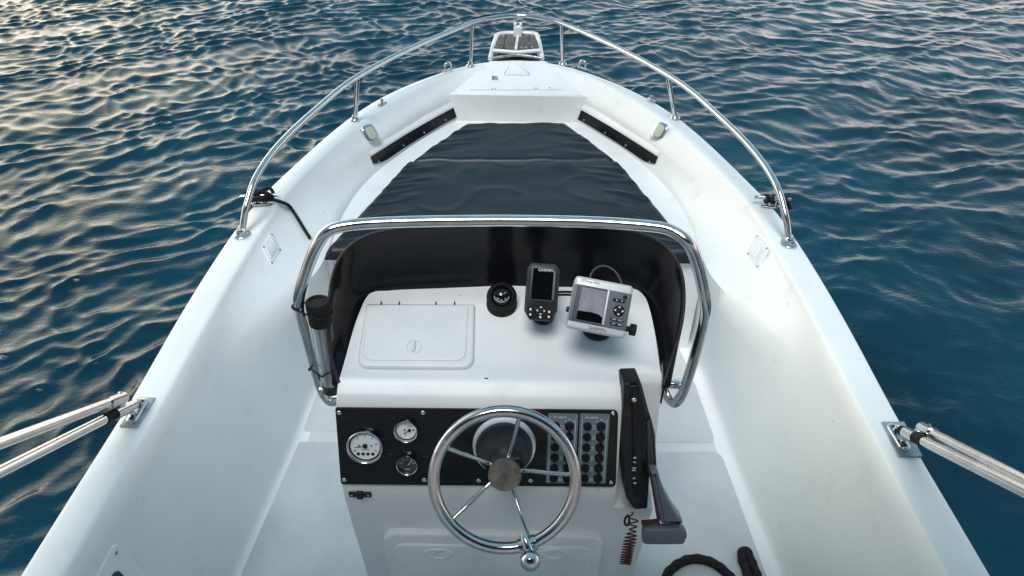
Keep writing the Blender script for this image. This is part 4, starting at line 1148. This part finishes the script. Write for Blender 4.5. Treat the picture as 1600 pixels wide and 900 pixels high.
bm = bmesh.new(); lathe(bm, [(.0240, L_ * .80), (.0258, L_ * .81), (.0262, L_ * .98), (.0262, L_ * 1.04), (.0250, L_ * 1.055), (.020, L_ * 1.055), (.019, L_ * 1.045)], TM, 40); obj('cap', bm, M['rubber'], tb_, smooth=50)
bm = bmesh.new(); lathe(bm, [(.0225, -.006), (.0228, .012), (.021, .014)], TM, 32); obj('end_cap', bm, M['black'], tb_, smooth=40)
def near_rail(p): return min(GP[20:100], key=lambda q: (q - p).length)
for s in (.94, .22):
    c = tb.lerp(ta, s); g_ = near_rail(c); mid_ = (c + g_) / 2; ux = (c - g_); hl2 = ux.length / 2; ux.normalize(); uy = d.cross(ux).normalized()
    P = []
    for k in range(40):
        a = 2 * math.pi * k / 40; rr = .0275 if math.cos(a) > 0 else .0145
        P.append(mid_ + ux * (math.copysign(hl2, math.cos(a)) + rr * math.cos(a)) + uy * rr * math.sin(a) + d * (.0 if s > .5 else .020 * math.cos(a)))
    bm = bmesh.new(); tube(bm, P, .0022, 8, closed=True); obj('cable_tie', bm, M['rubber'], tb_, smooth=80)

# black rope on the sole
rz = SOLE + .022
bp = [(1020, 985), (1036, 915), (1050, 888), (1078, 873), (1108, 876), (1133, 892), (1148, 915), (1165, 990), (1180, 1040), (1185, 990), (1176, 930), (1168, 895), (1160, 872), (1161, 861), (1168, 862), (1176, 880), (1190, 915), (1215, 980), (1190, 1080), (1110, 1110), (1040, 1070)]
P = resample(crom([U(x, y, z=rz) for x, y in bp], 10), 600)
for p in P: p.z = rz - .003
bm = bmesh.new(); rope_mesh(bm, P, .013, 170, 10)
tag(obj('mooring_rope', bm, M['rubber'], smooth=80), 'thick black braided rope looped on the floor right of the console', 'rope')

# pocket frame low on the port wall
H = [wall_hit(*p) for p in ((178, 860), (214, 892))]
c = H[0][0]; n_ = H[0][1]; al = H[0][2]; dn = al.cross(n_); dn = dn if dn.z < 0 else -dn
al = al if al.y < 0 else -al
Mx = frame(c, al, n_); sgn = 1 if Mx.col[1].z < 0 else -1
bm = bmesh.new(); prism(bm, rrect(.34, .20, .02, cx=.155, cy=sgn * .085), -.004, .006, Mx, .004); pk = obj('side_pocket_frame', bm, M['white_plastic'], boat)
bm = bmesh.new(); prism(bm, rrect(.27, .13, .02, cx=.165, cy=sgn * .09), .001, .0075, Mx); obj('pocket_opening', bm, M['charcoal'], pk)
screw(pk, Mx @ V((.004, sgn * .004, .006)), n_, .005, material=M['steel_dull'])

# ------------------------------------------------------------------ bimini frame on its deck hinges
bim = thing('bimini_top', (0, 1.1, .86), 'bimini of paired steel tubes hinged on metal plates on both gunwales', 'bimini')
ZT = .852
def bimini(side, plate, h0, h1, joint, end_up, end_lo, zup):
    P = [gun(x, y, .002) for x, y in plate]
    bm = bmesh.new(); z0_ = P[0].z
    prism(bm, [(p.x, p.y) for p in P], z0_ - .004, z0_ + .004, ID, .0015, 2); obj('deck_plate', bm, M['plate'], bim)
    a, b_ = gun(*h0, .010), gun(*h1, .010)
    bm = bmesh.new(); dd = (b_ - a); ln = dd.length; Hm = frame((a + b_) / 2, dd, UPZ)
    prism(bm, rrect(ln + .028, .030, .0148, 8), -.012, .004, Hm, .005)
    for s in (-1, 1):
        for y_ in (-.008, .008): pass
    P2 = [Hm @ V((-.020, 0, 0)), Hm @ V((-.018, 0, .018)), Hm @ V((0, 0, .026)), Hm @ V((.018, 0, .018)), Hm @ V((.020, 0, 0))]
    tube(bm, crom(P2, 6), .0065, 12); base = obj('deck_hinge', bm, M['steel'], bim, smooth=50)
    for s in (-1, 1): screw(base, Hm @ V((s * ln / 2, 0, .004)), UPZ, .006, material=M['gasket'])
    top = Hm @ V((0, 0, .024))
    J = joint
    dv = (end_lo - top).normalized(); off = (end_up - end_lo)
    bm = bmesh.new(); tube(bm, [top, top + dv * .035], .0135, 16)
    obj('swivel_joint', bm, M['rubber'] if side > 0 else M['steel'], bim, smooth=40)
    bm = bmesh.new(); tube(bm, [top + dv * .030, top + dv * .085], .0165, 18); obj('slide_collar', bm, M['steel'], bim, smooth=40)
    bm = bmesh.new(); tube(bm, [top + dv * .085, top + dv * .125], .0145, 16); obj('rubber_sleeve', bm, M['rubber'], bim, smooth=40)
    far = top + dv * 2.15
    bm = bmesh.new(); tube(bm, [top + dv * .11, top + dv * 1.0, far], .0125, 16); obj('frame_tube', bm, M['tube'], bim, smooth=80)
    # upper tube starts on an eye end clamped to the collar
    pr = off - dv * off.dot(dv); sp = pr.normalized() * .034
    s0 = top + dv * .060 + sp
    dv2 = (end_up - s0).normalized()
    bm = bmesh.new(); tube(bm, [s0 - dv2 * .012, s0 + dv2 * .05], .0160, 18); prism(bm, rrect(.022, .022, .006), -.004, .03, frame(top + dv * .06, dv, sp), .004); obj('eye_end', bm, M['steel'], bim, smooth=40)
    screw(bim, s0 + sp.normalized() * .016, sp.normalized(), .006)
    bm = bmesh.new(); tube(bm, [s0 + dv2 * .04, s0 + dv2 * 1.0, s0 + dv2 * 2.05], .0125, 16); obj('frame_tube', bm, M['tube'], bim, smooth=80)
    return far, s0 + dv2 * 2.05
eL = bimini(-1, [(187, 667), (218, 622), (243, 622), (215, 668)], (222, 628), (206, 655), None, U(0, 693, Y=.90), U(0, 737, Y=.87), 0)
eR = bimini(1, [(1377, 660), (1412, 660), (1441, 714), (1404, 714)], (1395, 668), (1413, 697), None, U(1600, 751, Y=.83), U(1600, 767, Y=.80), 0)
for a, b_ in zip(eL, eR):
    m_ = (a + b_) / 2 + V((0, -.12, .12))
    bm = bmesh.new(); tube(bm, crom([a, a.lerp(m_, .25) + V((0, -.07, .06)), m_, b_.lerp(m_, .25) + V((0, -.07, .06)), b_], 10), .0125, 12); obj('cross_tube', bm, M['tube'], bim, smooth=80)

cv = bmesh.new(); rows = []  # unseen canvas over the frame, added to shade the stern
for j in range(25):
    row = []
    for i in range(33):
        u, v = i / 32 * 2 - 1, j / 24
        row.append(cv.verts.new((u * 1.18, .24 - 2.3 * v, 2.56 - .16 * u * u - .05 * math.sin(math.pi * v * 2) ** 2 * (1 - u * u) - .14 * abs(u) ** 6)))
    rows.append(row)
for A, B in zip(rows, rows[1:]):
    for i in range(32): cv.faces.new((A[i], A[i + 1], B[i + 1], B[i]))
obj('added_shade_canopy', cv, M['canvas'], bim, smooth=60)

# ------------------------------------------------------------------ water
def axis(lo, hi, step, far, gr=1.22):
    a = list(np.arange(lo, hi + step / 2, step)); s = step
    x = a[-1]
    while x < far: s *= gr; x += s; a.append(x)
    s = step; x = a[0]; pre = []
    while x > -far: s *= gr; x -= s; pre.append(x)
    return np.array(pre[::-1] + a)
xs = axis(-8.2, 8.2, .0190, 1500); ys = axis(.3, 9.6, .0185, 1500)
X, Yg = np.meshgrid(xs, ys)
dX = np.gradient(xs)[None, :] * np.ones_like(X); dY = np.gradient(ys)[:, None] * np.ones_like(X); cell = np.maximum(dX, dY)
Z = np.zeros_like(X); DXs = np.zeros_like(X); DYs = np.zeros_like(X)
# gentle warping keeps crests short and irregular
wx = .12 * np.sin(.9 * X + 1.3 * Yg + .5) +   .07 * np.sin(2.3 * X - 1.7 * Yg + 2.0) + .05 * np.sin(5.1 * X + 4.3 * Yg)
wy = .11 * np.sin(1.2 * X - .8 * Yg + 1.7) + .07 * np.sin(-1.9 * X + 2.6 * Yg + .3) + .05 * np.sin(4.4 * X - 5.7 * Yg + 1.0)
Xw, Yw = X + wx, Yg + wy
patch = .5 + .5 * np.sin(.55 * X + 1.1 * Yg + 1.2 * np.sin(.4 * X)) * np.sin(.8 * Yg - .5 * X + .8)
NW = 100
for k in range(NW):
    lam = .070 * (1.15 / .070) ** (k / (NW - 1)) * rng.uniform(.9, 1.1)
    kk = 2 * np.pi / lam
    th = np.radians(-78 + rng.normal(0, 30 if lam > .5 else 42))       # travelling towards the stern
    sl = .043 * (1.0 if lam < .11 else 1.2 if lam < .26 else .60 if lam < .4 else .32 if lam < .8 else .22)
    amp = sl / kk * rng.uniform(.6, 1.4)
    fade = np.clip((lam / cell - 3) / 3, 0, 1)
    if lam < .45: fade = fade * (.92 + .12 * patch)
    if lam < .24: fade = fade * (1 - .5 / (1 + np.exp(-(X - .8) * 2)))
    ph = kk * (np.cos(th) * Xw + np.sin(th) * Yw) + rng.uniform(0, 6.28)
    s_, c_ = np.sin(ph), np.cos(ph)
    Z += amp * fade * s_; DXs += amp * fade * np.cos(th) * c_ * .95; DYs += amp * fade * np.sin(th) * c_ * .95
calm = 1 / (1 + np.exp(-(X - 1.2) * 2.2)) * 1 / (1 + np.exp((Yg - 2.6) * 1.5))
g_ = 1 - .72 * calm
Z *= g_; DXs *= g_; DYs *= g_
co = np.stack([X + DXs, Yg + DYs, Z], -1).reshape(-1, 3)
ny_, nx_ = X.shape
idx = np.arange(nx_ * ny_).reshape(ny_, nx_)
q = np.stack([idx[:-1, :-1], idx[:-1, 1:], idx[1:, 1:], idx[1:, :-1]], -1).reshape(-1, 4)
me = bpy.data.meshes.new('water')
me.vertices.add(len(co)); me.vertices.foreach_set('co', co.astype(np.float32).ravel())
me.loops.add(q.size); me.loops.foreach_set('vertex_index', q.astype(np.int32).ravel())
me.polygons.add(len(q)); me.polygons.foreach_set('loop_start', np.arange(0, q.size, 4, dtype=np.int32)); me.polygons.foreach_set('use_smooth', np.ones(len(q), bool))
me.update(calc_edges=True)
wm = mat('sea_water', (.002, .045, .075), .05, **{'IOR': 1.333})
b = wm.node_tree.nodes['Principled BSDF']
tc = N(wm, 'ShaderNodeTexCoord')
n1 = N(wm, 'ShaderNodeTexNoise', Scale=.7, Detail=4); link(wm, tc.outputs['Object'], n1.inputs['Vector'])
cr = N(wm, 'ShaderNodeValToRGB'); cr.color_ramp.elements[0].position = .35; cr.color_ramp.elements[1].position = .7
cr.color_ramp.elements[0].color = (.0001, .020, .039, 1); cr.color_ramp.elements[1].color = (.0002, .046, .077, 1)
link(wm, n1.outputs['Fac'], cr.inputs['Fac']); link(wm, cr.outputs['Color'], b.inputs['Base Color'])
mp = N(wm, 'ShaderNodeMapping'); mp.inputs['Scale'].default_value = (1.0, 1.7, 1); mp.inputs['Rotation'].default_value = (0, 0, .2); link(wm, tc.outputs['Object'], mp.inputs['Vector'])
n2 = N(wm, 'ShaderNodeTexNoise', Scale=22.0, Detail=5, Roughness=.55, Distortion=.15); link(wm, mp.outputs['Vector'], n2.inputs['Vector'])
bp = N(wm, 'ShaderNodeBump', Strength=.30, Distance=.010); link(wm, n2.outputs['Fac'], bp.inputs['Height']); link(wm, bp.outputs['Normal'], b.inputs['Normal'])
me.materials.append(wm)
water = bpy.data.objects.new('water', me); col.objects.link(water); water['kind'] = 'structure'

# ------------------------------------------------------------------ light
SUN_EL, SUN_AZ = 62.0, -165.0       # azimuth from the bow (+Y), negative = to port
world = bpy.data.worlds.new('World'); sc.world = world; world.use_nodes = True
nt = world.node_tree; bg = nt.nodes['Background']
def W(t, **k):
    n = nt.nodes.new(t)
    for a, v in k.items():
        if a in n.inputs: n.inputs[a].default_value = v
        else: setattr(n, a, v)
    return n
def L(a, b): nt.links.new(a, b)
sky = W('ShaderNodeTexSky', sky_type='NISHITA', sun_disc=False)
sky.sun_elevation = R(SUN_EL); sky.sun_rotation = R(SUN_AZ); sky.dust_density = 3.0; sky.air_density = 1.2; sky.ozone_density = 1.5
tcw = W('ShaderNodeTexCoord'); sep = W('ShaderNodeSeparateXYZ'); L(tcw.outputs['Generated'], sep.inputs[0])
ramp = W('ShaderNodeValToRGB'); L(sep.outputs['Z'], ramp.inputs['Fac'])
e = ramp.color_ramp.elements
K = 1 / 2.4
def c4(r, g, b): return (r * K, g * K, b * K, 1)
e[0].position = 0.0; e[0].color = c4(1.9, 1.6, 1.45)
e[1].position = 1.0; e[1].color = c4(.24, .46, .60)
for p, c in ((.10, (1.72, 1.52, 1.42)), (.20, (1.12, 1.08, 1.07)), (.29, (.34, .56, .68)), (.6, (.24, .46, .60))):
    x = e.new(p); x.color = c4(*c)
# warm glow round the low sun, cooler and dimmer on the other side
dn_ = W('ShaderNodeVectorMath', operation='DOT_PRODUCT'); L(tcw.outputs['Generated'], dn_.inputs[0])
a_ = R(-55); dn_.inputs[1].default_value = (math.sin(a_) * .985, math.cos(a_) * .985, .17)
gl = W('ShaderNodeMapRange', interpolation_type='SMOOTHERSTEP'); gl.inputs['From Min'].default_value = .74; gl.inputs['From Max'].default_value = 1.0
L(dn_.outputs['Value'], gl.inputs['Value'])
mx = W('ShaderNodeMix', data_type='RGBA', blend_type='ADD', clamp_result=False); L(gl.outputs['Result'], mx.inputs[0])
L(ramp.outputs['Color'], mx.inputs[6]); mx.inputs[7].default_value = (1.9 * K, 1.6 * K, .95 * K, 1)
# thin high cloud
cn = W('ShaderNodeTexNoise', Scale=2.6, Detail=6, Roughness=.6); L(tcw.outputs['Generated'], cn.inputs['Vector'])
cm = W('ShaderNodeMapRange'); cm.inputs['From Min'].default_value = .35; cm.inputs['From Max'].default_value = .68; cm.inputs['To Min'].default_value = .78; cm.inputs['To Max'].default_value = 1.18
L(cn.outputs['Fac'], cm.inputs['Value'])
vm = W('ShaderNodeVectorMath', operation='SCALE'); L(mx.outputs[2], vm.inputs[0]); L(cm.outputs['Result'], vm.inputs['Scale'])
v2 = W('ShaderNodeVectorMath', operation='SCALE'); L(vm.outputs[0], v2.inputs[0]); v2.inputs['Scale'].default_value = 2.4 / .12 * 1.12
bk = W('ShaderNodeMapRange', interpolation_type='SMOOTHSTEP'); L(sep.outputs['Y'], bk.inputs['Value'])      # the sky behind the boat is already dim
bk.inputs['From Min'].default_value = -.65; bk.inputs['From Max'].default_value = .40; bk.inputs['To Min'].default_value = .22; bk.inputs['To Max'].default_value = 1.0
v3 = W('ShaderNodeVectorMath', operation='SCALE'); L(v2.outputs[0], v3.inputs[0]); L(bk.outputs['Result'], v3.inputs['Scale'])
ad = W('ShaderNodeVectorMath', operation='ADD'); L(v3.outputs[0], ad.inputs[0])
s1 = W('ShaderNodeVectorMath', operation='SCALE'); L(sky.outputs['Color'], s1.inputs[0]); s1.inputs['Scale'].default_value = .12
L(s1.outputs[0], ad.inputs[1]); L(ad.outputs[0], bg.inputs['Color'])
bg.inputs['Strength'].default_value = .12
sd = bpy.data.lights.new('sun', 'SUN'); so = bpy.data.objects.new('sun', sd); col.objects.link(so)
sd.energy = 2.5; sd.angle = R(24); sd.color = (1, .985, .97)
el, az = R(SUN_EL), R(SUN_AZ)
d = V((math.sin(az) * math.cos(el), math.cos(az) * math.cos(el), math.sin(el)))
so.rotation_euler = d.to_track_quat('Z', 'Y').to_euler(); so.location = (0, 0, 20)
sc.view_settings.view_transform = 'Standard'; sc.view_settings.look = 'None'; sc.view_settings.exposure = 0
